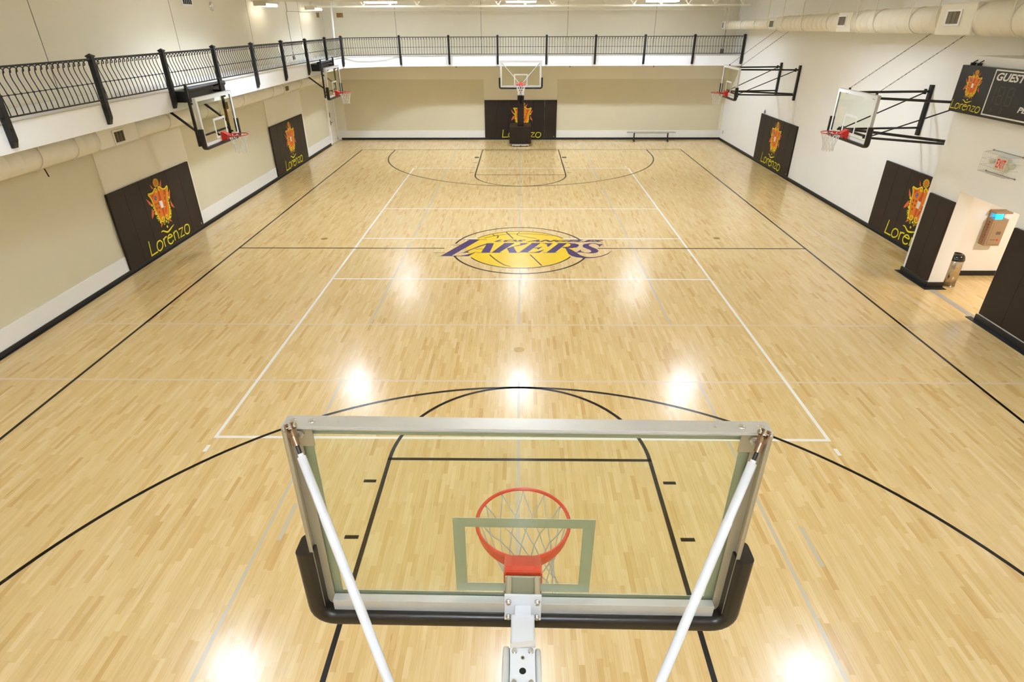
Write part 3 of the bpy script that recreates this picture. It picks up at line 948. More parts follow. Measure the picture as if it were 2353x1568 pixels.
def goal_head(root, near=False, rim_mat='rim_red', netr=0.004):
    g = MB(); g.box(-BW + 0.01, BW - 0.01, 0.002, 0.014, 0.012, BH - 0.012)
    glass = g.build('backboard_glass', M['glass'], root)
    # painted border and aiming square on the front of the glass, sage back layer imitates their shaded backs
    for nm, args in (('board_border', (-BW + 0.004, BW - 0.004, 0.006, BH - 0.006, 0.075)),
                     ('aiming_square', (-0.305, 0.305, RZ - 0.05, RZ + 0.407, 0.052))):
        b = MB(); b.cur = 0
        rect_frame(b, *args, -0.0015, 0.0)
        if near:
            b.cur = 1
            rect_frame(b, *args, 0.0002, 0.0016)
        b.build(nm, [M['board_white'], M['sage']], root if nm == 'board_border' else glass)
    # aluminium channel frame
    b = MB()
    b.cur = 0
    D = 0.068
    b.box(-BW - 0.003, BW + 0.003, -0.004, D, BH - 0.004, BH + 0.003)      # top web
    b.box(-BW - 0.003, BW + 0.003, D - 0.004, D, BH - 0.010, BH - 0.004)   # small return lip at the back
    b.box(-BW, BW, 0.016, 0.022, BH - 0.05, BH - 0.004)
    b.cur = 1
    for s in (-1, 1):
        x0, x1 = sorted((s * BW, s * (BW + 0.005)))
        b.box(x0, x1, -0.004, D, 0.0, BH - 0.004)
        x0, x1 = sorted((s * (BW - 0.045), s * BW))
        b.box(x0, x1, 0.016, 0.024, 0.0, BH - 0.004)
        x0, x1 = sorted((s * (BW - 0.012), s * BW))
        b.box(x0, x1, D - 0.004, D, 0.0, BH - 0.022)
    b.cur = 0
    b.box(-BW, BW, -0.004, D, -0.006, 0.0)
    b.box(-BW + 0.045, BW - 0.045, 0.016, 0.055, 0.0, 0.075)
    fr = b.build('backboard_frame', [M['alu'], M['alu_edge'] if near else M['alu']], root, bevel=0.0015 if near else 0)
    if near:
        b = MB()
        for s in (-1, 1):
            for x in (0.88, 0.81):
                b.lathe([(0.013, 0), (0.012, 0.004), (0.006, 0.006), (0, 0.0065)], (s * x, 0.035, BH + 0.003), 14)
            b.lathe([(0.005, 0), (0.004, 0.001), (0, 0.001)], (s * 0.71, 0.035, BH + 0.003), 10)
        b.split('frame_rivet', M['bolt'], fr)
        b = MB()
        for s in (-1, 1):        # gusset plates in the top corners
            x0, x1 = sorted((s * (BW - 0.095), s * (BW - 0.004)))
            b.box(x0, x1, 0.024, 0.03, BH - 0.12, BH - 0.01)
        b.split('corner_gusset', M['alu_edge'], fr)
    # edge padding
    b = MB()
    path = rounded_path([(-BW - 0.012, 0.40), (-BW - 0.012, -0.012), (BW + 0.012, -0.012), (BW + 0.012, 0.40)], 0.07)
    path = [(x, z) for x, z in path]
    sweep_xz(b, path[::-1] if False else path, [(-r, y) for r, y in rprof(-0.052, 0.012, -0.03, D + 0.012, 0.022)] if False else rprof(-0.024, 0.054, -0.034, D + (0.02 if near else 0.014), 0.027))
    b.build('edge_padding', M['padfoam'], root)
    # ring, its mounting box and hanger flanges
    b = MB()
    Rm = 0.2286 + 0.009
    n = 48 if near else 28
    b.tube([(Rm * math.cos(2 * PI * k / n), -0.381 + Rm * math.sin(2 * PI * k / n), RZ) for k in range(n)], 0.0095 if near else 0.011, 10 if near else 6, closed=True)
    # flange brace under the back half of the ring
    for s in (-1, 1):
        pts = []
        for k in range(13):
            a = math.radians(90 - s * (22 + 60 * k / 12))
            pts.append((Rm * math.cos(a), -0.381 + Rm * math.sin(a), k / 12))
        vs = []
        for x, y, t in pts:
            vs.append((x, y, RZ - 0.005))
            vs.append((x * 1.01, y, RZ - 0.012 - 0.055 * (1 - t) ** 0.8))
        fs = [(2 * i, 2 * i + 1, 2 * i + 3, 2 * i + 2) for i in range(12)]
        off = len(vs)
        vs2 = [(x * 0.985, y + 0.004 * 0, z) for x, y, z in vs]
        b.add(vs + vs2, fs + [tuple(j + off for j in f[::-1]) for f in fs] + [(2 * i + 1, 2 * i + 1 + off, 2 * i + 3 + off, 2 * i + 3) for i in range(12)])
    for k in range(12):
        a = 2 * PI * k / 12
        if 60 < math.degrees(a) < 120:
            continue
        x, y = 0.2286 * math.cos(a), -0.381 + 0.2286 * math.sin(a)
        b.tube([(x, y, RZ - 0.008), (x, y, RZ - 0.018)], 0.0035, 5)
    b.build('ring', M[rim_mat], root)
    b = MB()
    T = RZ + 0.07
    vs = [(x, y, z) for x in (-0.082, 0.082) for y, z in ((-0.155, RZ - 0.004), (-0.012, T - 0.012), (-0.012, T), (-0.04, T), (-0.155, RZ + 0.009))]
    b.add(vs, [(0, 1, 2, 3, 4), (9, 8, 7, 6, 5), (0, 5, 6, 1), (1, 6, 7, 2), (2, 7, 8, 3), (3, 8, 9, 4), (4, 9, 5, 0)])
    b.box(-0.082, 0.082, -0.012, -0.004, -0.03, T)               # back plate
    for s in (-1, 1):
        x0, x1 = sorted((s * 0.076, s * 0.088))
        vs = [(x0, -0.16, RZ - 0.02), (x0, 0.0, -0.03), (x0, 0.0, T - 0.004), (x0, -0.16, RZ + 0.006)]
        vs += [(x1, v[1], v[2]) for v in vs]
        b.add(vs, [(0, 3, 2, 1), (4, 5, 6, 7), (0, 1, 5, 4), (1, 2, 6, 5), (2, 3, 7, 6), (3, 0, 4, 7)])
    b.box(-0.076, 0.076, -0.12, -0.03, 0.03, RZ - 0.01)
    b.build('ring_bracket', M[rim_mat], root, bevel=0.003 if near else 0)
    net_part(root, netr, near, (-0.07, 0.09) if near else (0, 0))
    return root

# --- the near goal, seen from behind
NEAR = thing('basketball_hoop', 'large glass backboard with orange rim in the foreground, seen from behind', 'basketball hoop',
             (0.0186, -13.062, 2.93), PI)
NEAR.rotation_euler = (0, math.radians(-0.35), PI + math.radians(-0.3))
goal_head(NEAR, near=True, rim_mat='rim', netr=0.0033)
# local here: +Y points back to the camera side, X is mirrored
b = MB()
b.box(-0.08, 0.08, 0.135, 0.145, 0.085, 0.245)
b.build('mounting_plate', M['steel_white'], NEAR, bevel=0.002)
b = MB()
b.box(-0.08, 0.08, 0.016, 0.026, 0.02, 0.215)
b.build('inner_plate', M['sage'], NEAR, bevel=0.002)
b = MB()
b.box(-0.035, 0.035, 0.145, 0.19, 0.09, 0.185)
b.build('arm_neck', M['steel_white'], NEAR, bevel=0.002)
b = MB()
for sx in (-1, 1):
    for z in (0.115, 0.212):
        b.tube([(sx * 0.062, 0.026, z), (sx * 0.062, 0.135, z)], 0.013, 12)
b.split('spacer_tube', M['alu_edge'], NEAR)
b = MB()
for sx in (-1, 1):
    for z in (0.115, 0.212):
        b.lathe([(0, 0.0), (0.0125, 0.0), (0.0125, 0.006), (0.009, 0.006), (0.009, 0.017), (0, 0.017)], n=12, mtx=Matrix.Translation((sx * 0.062, 0.145, z)) @ Matrix.Rotation(-PI / 2, 4, 'X'))
b.split('bolt', M['bolt'], NEAR)
b = MB()
b.box(-0.05, 0.05, 0.175, 1.19, 0.045, 0.17)
arm = b.build('extension_arm', M['steel_white'], NEAR, bevel=0.008, segs=3)
b = MB()
b.box(-0.050, 0.050, 0.335, 0.95, 0.17, 0.176)
pl = b.build('clamp_plate', M['steel_white'], arm, bevel=0.002)
b = MB()
for y in (0.352, 0.482, 0.8):
    for s in (-1, 1):
        b.tube([(s * 0.033, y, 0.176), (s * 0.033, y, 0.179)], 0.0115, 16)
        b.tube([(s * 0.033, y, 0.179), (s * 0.033, y, 0.190)], 0.0095, 6)
b.split('plate_bolt', M['bolt'], pl)
b = MB()
b.tube([(0.0, 0.379, 0.1762), (0.0, 0.379, 0.179)], 0.0085, 16)
b.build('plate_nut', M['bolt'], pl)
b = MB()
b.disc(0.0, 0.379, 0.005, lambda u, v, w: (u, v, 0.1795), 16)
b.disc(0.0, 0.432, 0.0135, lambda u, v, w: (u, v, 0.1765), 24)
b.build('plate_hole', M['dark_hole'], pl)
b = MB()      # folded cloth strap and vinyl sleeves either side of the arm
for s, x0, x1, ys in ((1, 0.0505, 0.084, 0.285), (-1, 0.0505, 0.078, 0.292)):
    pts = []
    for i, y in enumerate((ys, ys + 0.01, ys + 0.04, 0.5, 0.7, 0.95)):
        w = (0.6, 0.9, 1, 1, 1, 1)[i]
        cx = s * (x0 + x1) / 2
        hw = (x1 - x0) / 2 * w
        pts.append((cx, y, hw, 0.055 * w))
    vs, fs = [], []
    n = 12
    for cx, y, hw, hz in pts:
        for k in range(n):
            a = 2 * PI * k / n
            ca, sa = math.cos(a), math.sin(a)
            vs.append((cx + hw * math.copysign(abs(ca) ** 0.6, ca), y, 0.075 + hz * math.copysign(abs(sa) ** 0.6, sa)))
    for i in range(len(pts) - 1):
        for k in range(n):
            k2 = (k + 1) % n
            fs.append((i * n + k, i * n + k2, (i + 1) * n + k2, (i + 1) * n + k))
    b.smooth = True
    b.add(vs, fs)
    b.smooth = False
    b.add(vs[:n], [tuple(range(n))[::-1]])
    b.add(vs[-n:], [tuple(range(n))])
b.build('vinyl_sleeve', mat('off_white_vinyl', '#DEDCD6', 0.4), arm)
b = MB()
b.add([(-0.052, 0.300, 0.1715), (0.052, 0.318, 0.1715), (0.052, 0.338, 0.1715), (-0.052, 0.328, 0.1715), (-0.052, 0.300, 0.1755), (0.052, 0.318, 0.1755), (0.052, 0.338, 0.1755), (-0.052, 0.328, 0.1755)],
      [(0, 3, 2, 1), (4, 5, 6, 7), (0, 1, 5, 4), (1, 2, 6, 5), (2, 3, 7, 6), (3, 0, 4, 7)])
b.build('vinyl_strap', mat('vinyl_strap', '#D9D3CB', 0.45), arm)
b = MB()
b.box(-0.06, 0.06, 1.07, 1.19, -0.86, 0.4)
b.beam((0, 1.19, 0.1), (0, 2.02, 0.1), 0.1, 0.12)
b.beam((0, 1.19, -0.8), (0, 2.02, -0.8), 0.1, 0.12)
b.box(-0.45, 0.45, 2.0, 2.035, -0.95, 1.0)
b.build('mast', M['steel_white'], NEAR, bevel=0.004)
for s in (-1, 1):
    P1 = Vector((s * 0.812, 0.178, 1.033))
    P2 = Vector((s * 0.485, 0.566, 0.318))
    d = (P2 - P1)
    E_ = P1 + d * ((0.812 - 0.06) / (0.812 - 0.485))
    b = MB()
    dn = d.normalized()
    b.tube([P1, P1 + dn * 0.01, P1 + dn * 0.012, P1 + dn * 0.235, P1 + dn * 0.237, P1 + dn * 0.243, P1 + dn * 0.245, E_],
           [0.010, 0.010, 0.0160, 0.0160, 0.0172, 0.0172, 0.0175, 0.0175], 20)
    st = b.build('brace_strut', M['steel_white'], NEAR)
    # clevis, threaded rod and bolts at the top corner
    b = MB()
    K0 = P1 - dn * 0.035
    b.tube([P1 + dn * 0.005, K0], 0.0075, 10)
    b.build('threaded_rod', M['black'], st)
    b = MB()
    K1 = K0 - dn * 0.032
    b.tube([K0 + dn * 0.004, K1], 0.0125, 14)
    side = dn.cross(Vector((0, 1, 0.3))).normalized()
    for t in (-1, 1):
        b.beam(K1 + side * 0.012 * t, K1 - dn * 0.05 + side * 0.012 * t, 0.005, 0.022, up=(0, 1, 0.3))
    b.build('clevis', M['brass'], st)
    b = MB()
    J = K1 - dn * 0.035
    b.tube([J - side * 0.024, J + side * 0.024], 0.006, 8)
    b.tube([J - side * 0.024, J - side * 0.017], 0.011, 6)
    b.tube([J + side * 0.017, J + side * 0.024], 0.011, 6)
    hd = Vector((s * (BW - 0.048), 0.03, BH - 0.055))
    b.tube([hd, hd + Vector((0, 0.012, 0))], 0.019, 6)
    b.tube([hd + Vector((0, 0.012, 0)), hd + Vector((0, 0.05, -0.006))], 0.008, 10)
    b.beam(hd + Vector((0, 0.045, 0)), J, 0.012, 0.018)
    b.build('clevis_bolt', M['bolt'], st)

# --- the far goal on its padded portable stand
FAR = thing('basketball_hoop', 'far glass basketball goal on a black padded portable stand at the back wall', 'basketball hoop', (0, 13.38, 2.795), 0)
goal_head(FAR, netr=0.008)
b = MB()
for s in (-1, 1):
    b.tube([(s * 0.86, 0.1, BH - 0.06), (s * 0.07, 0.55, 0.12)], 0.02, 8)
b.tube([(0, 0.03, 0.12), (0, 0.6, 0.12)], 0.05, 10)
b.split('support_strut', M['steel_white'], FAR)
b = MB()
b.beam((0, 0.5, 0.12), (0, 1.75, -0.55), 0.12, 0.12)
b.beam((0, 0.5, 0.02), (0, 1.75, -0.9), 0.08, 0.08)
b.split('lifting_arm', M['black'], FAR)
b = MB()
b.box(-0.155, 0.155, 1.60, 1.86, -1.85, -0.47)
b.build('padded_post', M['vinyl'], FAR, bevel=0.02)
b = MB()
b.box(-0.545, 0.51, 1.42, 2.75, -2.66, -1.87)
fb = b.build('padded_base', M['vinyl'], FAR, bevel=0.03)
b = MB()
b.box(-0.3, -0.295, 1.405, 1.42, -2.3, -1.95)
b.build('pad_seam', M['vinyl_seam'], fb)
b = MB()
b.box(-0.42, 0.40, 1.36, 2.6, -2.76, -2.68)
for x in (-0.33, 0.0, 0.32):
    b.cur = 1
    b.tube([(x - 0.02, 1.38, -2.76), (x + 0.02, 1.38, -2.76)], 0.035, 12)
b.build('wheel_chassis', [M['alu'], M['black_rubber']], FAR)

# --- side goals on the left balcony edge
def fascia_goal():
    r = thing('basketball_hoop', '', 'basketball hoop', (0, 0, 0), 0, 'side goals hung from the left balcony')
    goal_head(r, netr=0.0065)
    bars = (-0.90, 0.74)
    b = MB()
    for x in bars:
        b.beam((x, 0.15, 0.02), (x, 0.15, 1.36), 0.05, 0.05)
    b.split('upright_bar', M['black_iron'], r)
    b = MB()
    b.tube([(-0.9, 0.13, 0.22), (0.74, 0.13, 0.22)], 0.025, 8)
    b.tube([(-0.08, 0.13, 0.22), (0, 0.03, 0.1)], 0.025, 8)
    for x in bars:
        for z in (0.12, 0.95):
            b.beam((x, 0.13, z), (x * 0.96, 0.065, z), 0.04)
    b.build('cross_bar', M['black_iron'], r)
    b = MB()
    b.box(-0.5, 1.4, 0.34, 0.655, 0.93, 1.17)
    b.tube([(-0.5, 0.36, 1.2), (1.4, 0.36, 1.2)], 0.06, 12)
    b.build('winch_box', M['black_rubber'], r, bevel=0.006)
    b = MB()
    for x in bars:
        x2 = max(-0.42, x)
        b.beam((x, 0.16, 1.08), (x2, 0.36, 1.08), 0.05)
        b.beam((x, 0.16, 1.22), (x2, 0.36, 1.18), 0.04)
    b.split('fascia_bracket', M['black_iron'], r)
    for x in bars:
        b = MB()
        b.beam((x, 0.15, 0.36), (x + 0.22, 0.76, 0.745), 0.04)
        b.box(x + 0.15, x + 0.29, 0.70, 0.84, 0.745, 0.757)
        b.build('diagonal_brace', M['black_iron'], r)
    return r
fg = fascia_goal()
place(fg, 'glass side hoop with black bracket nearer the camera on the left balcony edge', (-7.335, 0.08, 2.80), PI / 2)
fg2 = copy_tree(fg)
place(fg2, 'glass side hoop with black bracket on the left balcony edge near the far corner', (-7.335, 10.05, 2.77), PI / 2)
fg.location.z = 2.793
fg2.location.z = 2.793

# --- side goals held off the right wall
def wall_goal(ends):
    # ends: mounting point (x, y) of the left and right arm
    r = thing('basketball_hoop', '', 'basketball hoop', (0, 0, 0), 0, 'side goals on frames from the right wall')
    goal_head(r, netr=0.0065)
    yw = 2.23
    tubes, diag = MB(), []
    for sg, (ex, ey) in zip((-1, 1), ends):
        b = MB()
        b.box(ex - 0.05, ex + 0.05, ey - 0.04, ey + 0.03, -0.05, 1.14)
        b.build('wall_post', M['black_iron'], r)
        x0 = sg * 0.62
        tubes.tube([(x0, 0.06, 0.99), (ex, ey - 0.04, 0.99)], 0.028, 8)
        tubes.tube([(x0, 0.06, 0.13), (ex, ey - 0.04, 0.13)], 0.026, 8)
    tubes.split('frame_tube', M['black_iron'], r)
    for sg, (ex, ey) in zip((-1, 1), ends):
        b = MB()
        x0 = sg * 0.64
        b.tube([(x0, 0.18, 0.14), (x0 + (ex - x0) * 0.95, ey - 0.14, 0.97)], 0.016, 6)
        b.box(x0 - 0.025, x0 + 0.025, 0.16, 0.21, 0.04, 0.2)
        b.build('diagonal_brace', M['black_iron'], r)
    b = MB()
    b.tube([(-0.5, 0.12, 0.16), (ends[1][0] - 0.03, ends[1][1] - 0.06, 0.17)], 0.032, 8)
    b.tube([(-0.62, 0.1, 0.16), (0.62, 0.1, 0.16)], 0.03, 8)
    b.split('cross_tube', M['black_iron'], r)
    b = MB()
    for s in (-1, 1):
        b.box(s * 0.62 - 0.02, s * 0.62 + 0.02, 0.1, 0.14, 1.0, 1.1)
    b.split('chain_lug', M['black_iron'], r)
    n = 30
    for s in (-1, 1):
        b = MB()
        a, c = Vector((s * 0.62, 0.12, 1.09)), Vector((s * 0.62, 2.2, 2.65))
        d = (c - a)
        for i in range(n):
            p, q = a + d * (i / n), a + d * ((i + 1.18) / n)
            e = Vector((1, 0, 0)) if i % 2 else d.normalized().cross(Vector((1, 0, 0)))
            m_ = (p + q) / 2
            b.tube([p, m_ + e * 0.012, q, m_ - e * 0.012], 0.0045, 4, closed=True)
        b.build('lifting_chain', M['chain'], r)
    b = MB()
    for s in (-1, 1):
        ex, ey = ends[0] if s < 0 else ends[1]
        p = Vector((s * 0.62 + (ex - s * 0.62) * 0.95, ey - 0.14, 0.99))
        b.tube([p - Vector((0, 0, 0.06)), p + Vector((0, 0, 0.06))], 0.035, 8)
    b.split('pivot_collar', M['black_iron'], r)
    return r
wg = wall_goal([(-0.8, 2.23), (1.64, 1.72)])
place(wg, 'glass side hoop on black wall frame beside the scoreboard', (7.99, 0.22, 2.80), -PI / 2)
wg2 = wall_goal([(-0.9, 2.23), (0.85, 2.23)])
place(wg2, 'glass side hoop on black wall frame near the far right corner', (7.99, 9.65, 2.785), -PI / 2)

# ------------------------------------------------------------------ wall pads with the crest
def crest(parent, s=1.0, du=0.0, dv=0.0, y0=-0.002, word=True):
    """crest and name laid on a face at local y = y0 (front towards -Y)"""
    def fn(layer):
        return lambda u, v, w: (u * s + du, y0 - layer * 0.0012 * (1 if s > 0.6 else 0.7), v * s + dv)
    e = MB()
    keys = ['crest_coral', 'crest_gold', 'crest_orange', 'crest_red', 'crest_yellow', 'crest_white', 'crest_blue', 'crest_dot', 'crest_crown', 'vinyl']
    ix = {k: i for i, k in enumerate(keys)}
    def use(k):
        e.cur = ix[k]
    use('crest_coral')
    for p in CREST['coral']:
        e.poly(p, fn(1))
    use('crest_crown')
    cx, cz = CREST['crown'][0]
    e.disc(cx, cz, 0.115, fn(2), 24, 0.10)
    use('crest_gold')
    e.ring(cx, cz, 0.095, 0.018, fn(2.5), 22)
    for a in range(-60, 250, 28):
        e.disc(cx + 0.115 * math.cos(math.radians(a)), cz + 0.1 * math.sin(math.radians(a)), 0.016, fn(2.6), 7)
    use('crest_coral')
    for a, q in ((0.03, 0.02), (-0.04, 0.0), (0.0, -0.03)):
        e.disc(cx + a, cz + q, 0.022, fn(2.8), 8)
    use('crest_yellow')
    for p in CREST['blobs']:
        e.disc(p[0], p[1], 0.034, fn(2), 10)
    for p in CREST['rings']:
        e.ring(p[0], p[1], 0.03, 0.014, fn(2.2), 12)
    # beaded edging round the lower half of the shield
    for t in range(7):
        a = t / 6
        e.disc(0.44 - 0.10 * a, 1.22 - 0.42 * a, 0.02, fn(1.8), 8)
        e.disc(-0.315 + 0.09 * a, 1.26 - 0.36 * a, 0.02, fn(1.8), 8)
    use('crest_orange')
    e.poly(CREST['shield'][0], fn(3))
    use('crest_red')
    for p in CREST['stripe']:
        e.poly(p, fn(4))
    use('crest_yellow')
    for p in CREST['goldline']:
        e.strip(spline(p, 4), 0.034, fn(5))
    for u, v in CREST['stars']:
        e.disc(u, v, 0.02, fn(5), 8)
    use('crest_blue')
    u, v = CREST['blue'][0]
    e.disc(u, v, 0.05, fn(5), 20, 0.055)
    use('crest_white')
    for a, q in ((-0.012, 0.018), (0.012, -0.018)):
        e.disc(u + a, v + q, 0.012, fn(6), 8)
    use('crest_dot')
    for u, v in CREST['dots']:
        e.disc(u, v, 0.028, fn(5), 12)
    use('crest_white')
    e.poly(CREST['white'][0], fn(6))
    e.build('crest', [M[k] for k in keys], parent)
    w = MB()
    for p in CREST['word']:
        w.strip(spline(p, 5) if len(p) > 5 else p, 0.036, fn(1.5))
    u, v = CREST['dot'][0]
    w.disc(u, v, 0.033, fn(1.5), 12)
    w.strip(spline(CREST['swoosh'], 5), [0.016 + 0.03 * math.sin(PI * i / 25) for i in range(26)], fn(1.5))
    w.build('name_lettering', M['crest_yellow'], parent)

def pad_set(label, n=6, w=0.61, z0=0.11, z1=1.93, art=True, group=None, gap_after=None):
    r = thing('wall_pad', label, 'wall pad', (0, 0, 0), 0, group)
    W_ = n * w
    for i in range(n):
        g = 0.012 if gap_after == i else 0.0
        b = MB(); b.box(-W_ / 2 + i * w + 0.0015, -W_ / 2 + (i + 1) * w - 0.0015 - g, -0.055, 0.0, z0, z1)
        b.build('pad_panel', M['vinyl'], r, bevel=0.006)
    if art:
        crest(r, y0=-0.0565)
        b = MB(); b.box(W_ / 2 - 0.14, W_ / 2 - 0.09, -0.057, -0.055, z0 + 0.05, z0 + 0.09)
        b.build('maker_tag', M['outlet'], r)
    return r
p0 = pad_set('', group='brown-black wall pads with a crest')
place(p0, 'dark crest wall pad on the left wall behind the nearer left hoop', (XL, 0.02, 0), PI / 2)
for lab, loc, rz in (('dark crest wall pad on the left wall, farther from the camera', (XL, 9.78, 0), PI / 2),
                     ('dark crest wall pad on the right wall partly hidden by the stepped-out wall', (XR, 0.12, 0), -PI / 2),
                     ('dark crest wall pad on the right wall, farther from the camera', (XR, 9.75, 0), -PI / 2)):
    c = copy_tree(p0)
    place(c, lab, loc, rz)
pb = pad_set('dark crest wall pad on the back wall behind the portable goal', group='brown-black wall pads with a crest', gap_after=4)
pb.location = (0, YB, -0.02)
b = MB(); b.box(-1.83, 1.83, -0.02, 0, 0.1, 0.13)
b.build('floor_batten', M['white'], pb)

pc_ = pad_set('plain dark wall pad on the wall end just left of the recess opening', n=2, w=0.42, z0=0.16, z1=1.95, art=False, group='plain wall pads by the recess')
pc_.location = (XP, -2.06, 0); pc_.rotation_euler = (0, 0, -PI / 2)
pd_ = pad_set('plain dark wall pad right of the recess opening at the picture edge', n=5, w=0.61, z0=0.18, z1=1.95, art=False, group='plain wall pads by the recess')
pd_.location = (XP, -4.2 - 1.525, 0); pd_.rotation_euler = (0, 0, -PI / 2)

# ------------------------------------------------------------------ scoreboard
SB = thing('scoreboard', 'black electronic scoreboard with crest and GUEST panel high on the right wall', 'scoreboard', (XP, -1.5, 3.66), -PI / 2)
b = MB(); b.box(0.0, 3.2, -0.16, -0.005, 0, 0.88)
b.build('cabinet', M['score_face'], SB, bevel=0.006)
crest(SB, s=0.44, du=0.45, dv=0.0, y0=-0.162)
b = MB()
rect_frame(b, 0.98, 3.16, 0.045, 0.86, 0.025, -0.163, -0.16)
b.build('white_border', M['score_text'], SB)
b = MB(); fs_ = lambda u, v, w: (u, -0.1625, v)
add_text(b, 'GUEST', 1.04, 1.75, 0.67, 0.81, fs_, shear=0.28, offset=0.03)
b.build('guest_lettering', M['score_text'], SB)
b = MB()
add_text(b, 'PERIOD', 1.86, 2.5, 0.19, 0.29, fs_, shear=0.28, offset=0.03)
b.build('period_lettering', M['score_text'], SB)
def seg_digit(b, u, v, w, h, t, which, sh=0.0):
    S = {'a': ((0, 1), (1, 1)), 'g': ((0, .5), (1, .5)), 'd': ((0, 0), (1, 0)), 'f': ((0, .5), (0, 1)), 'b': ((1, .5), (1, 1)), 'e': ((0, 0), (0, .5)), 'c': ((1, 0), (1, .5))}
    for k_ in which:
        (x0, y0), (x1, y1) = S[k_]
        pt = lambda x, y: (u + x * w + sh * y * h, v + y * h)
        P, Q = pt(x0, y0), pt(x1, y1)
        P2 = (P[0] + (Q[0] - P[0]) * 0.08, P[1] + (Q[1] - P[1]) * 0.08)
        Q2 = (P[0] + (Q[0] - P[0]) * 0.92, P[1] + (Q[1] - P[1]) * 0.92)
        b.strip([P2, Q2], t, fs_)
b = MB()
seg_digit(b, 1.03, 0.27, 0.12, 0.3, 0.03, 'bc')
seg_digit(b, 1.24, 0.27, 0.14, 0.3, 0.03, 'abcdefg')
seg_digit(b, 1.48, 0.27, 0.14, 0.3, 0.03, 'abcdefg')
b.build('unlit_digits', M['digit_off'], SB)
b = MB(); seg_digit(b, 1.42, 0.12, 0.05, 0.09, 0.014, 'abcdefg'); b.build('small_digit', M['digit_teal'], SB)
b = MB(); b.disc(1.2, 0.16, 0.03, fs_, 12); b.build('foul_lamp', M['digit_red'], SB)
b = MB()
for x in (0.12, 0.3):
    b.box(x, x + 0.03, -0.1, 0.0, 0.88, 0.93)
    b.tube([(x, -0.05, 0.93), (x + 0.05, 0.02, 0.99)], 0.01, 5)
b.split('mounting_bracket', M['black_iron'], SB)

# ------------------------------------------------------------------ exit sign with cage
EX = thing('exit_sign', 'white exit sign with red EXIT letters in a wire cage on the right wall', 'exit sign', (XP, -3.34, 2.92), -PI / 2)
b = MB(); b.box(-0.15, 0.15, -0.075, 0, -0.12, 0.12)
b.build('sign_body', M['exit_body'], EX, bevel=0.004)
b = MB(); add_text(b, 'EXIT', -0.11, 0.11, -0.075, 0.085, lambda u, v, w: (u, -0.0765, v), offset=0.02)
b.build('exit_lettering', M['exit_red'], EX)
b = MB()
for s in (-1, 1):
    b.tube([(s * 0.15, -0.04, 0.03), (s * 0.19, -0.05, 0.03)], 0.02, 8)
    b.tube([(s * 0.19, -0.05, 0.03), (s * 0.28, -0.05, 0.01)], [0.03, 0.055], 14)
b.split('emergency_lamp', M['exit_body'], EX)
b = MB()
X, D_, Hh = 0.38, 0.22, 0.2
for i in range(15):
    x = -X + 2 * X * i / 14
    xs = -X * 0.86 + 2 * X * 0.86 * i / 14
    b.tube([(x, -0.005, Hh), (xs, -D_, Hh - 0.02), (xs, -D_, -Hh + 0.02), (x, -0.005, -Hh)], 0.0016, 4)
for z in (-0.18, -0.06, 0.06, 0.18):
    b.tube([(-X, -0.005, z), (-X * 0.86, -D_, z), (X * 0.86, -D_, z), (X, -0.005, z)], 0.0016, 4)
for z in (-Hh, Hh):
    b.tube([(-X - 0.01, -0.008, z), (X + 0.01, -0.008, z)], 0.006, 5)
    b.tube([(-X, -0.02, z), (-X, 0, z)], 0.014, 6)
    b.tube([(X, -0.02, z), (X, 0, z)], 0.014, 6)
b.build('wire_cage', M['wire'], EX)

def brass_exit(label, loc, rz, txt='EXIT'):
    r = thing('exit_sign', label, 'exit sign', loc, rz)
    b = MB(); b.box(-0.155, 0.155, -0.04, 0, -0.1, 0.1)
    b.build('sign_body', M['exit_gold'], r, bevel=0.003)
    b = MB(); add_text(b, txt, -0.12, 0.10, -0.07, 0.07, lambda u, v, w: (u, -0.0415, v), offset=0.025)
    b.poly([(0.115, 0.03), (0.14, 0), (0.115, -0.03)][::-1], lambda u, v, w: (u, -0.0415, v))
    b.build('exit_lettering', M['exit_gold_text'], r)
    return r
brass_exit('brass exit sign high on the back wall near its left end', (-8.6, YB, 5.67), 0)
brass_exit('brass exit sign high at the far end of the left wall', (XL, 15.95, 5.67), PI / 2)

# ------------------------------------------------------------------ emergency phone in the recess
PH = thing('emergency_phone', 'bronze emergency phone box with a glowing blue lamp on the recess wall', 'emergency phone', (10.78, -1.75, 0.80), 0)
b = MB()
b.box(-0.17, 0.17, -0.20, 0.0, 0.0, 0.62)
b.box(-0.17, 0.17, -0.04, 0.0, 0.62, 0.80)
b.build('cabinet', M['phone'], PH, bevel=0.004)
b = MB(); b.box(-0.185, 0.185, -0.22, 0.0, 0.75, 0.79)
b.build('top_cap', M['phone'], PH, bevel=0.003)
b = MB(); b.tube([(0.0, -0.115, 0.622), (0.0, -0.115, 0.75)], 0.065, 18)
b.build('blue_lamp', M['bluelamp'], PH)
b = MB(); b.box(0.0, 0.1, -0.203, -0.2, 0.27, 0.34)
b.build('speaker_grille', M['phone_dark'], PH)
b = MB(); b.box(-0.13, 0.15, -0.2025, -0.2, 0.04, 0.045); b.box(-0.13, -0.125, -0.2025, -0.2, 0.04, 0.55); b.box(-0.08, 0.02, -0.203, -0.2, 0.14, 0.152)
b.build('door_seam', M['phone_dark'], PH)
b = MB(); b.tube([(0.075, -0.2, 0.146), (0.075, -0.215, 0.146)], 0.018, 12)
b.build('call_button', M['exit_red'], PH)
b = MB()
for i, ch in enumerate('EMERGENCY'):
    z = 0.56 - i * 0.06
    add_text(b, ch, -0.13, -0.07, z - 0.045, z, lambda u, v, w: (-0.1715, u, v), offset=0.02)
b.build('emergency_lettering', M['red_text'], PH)

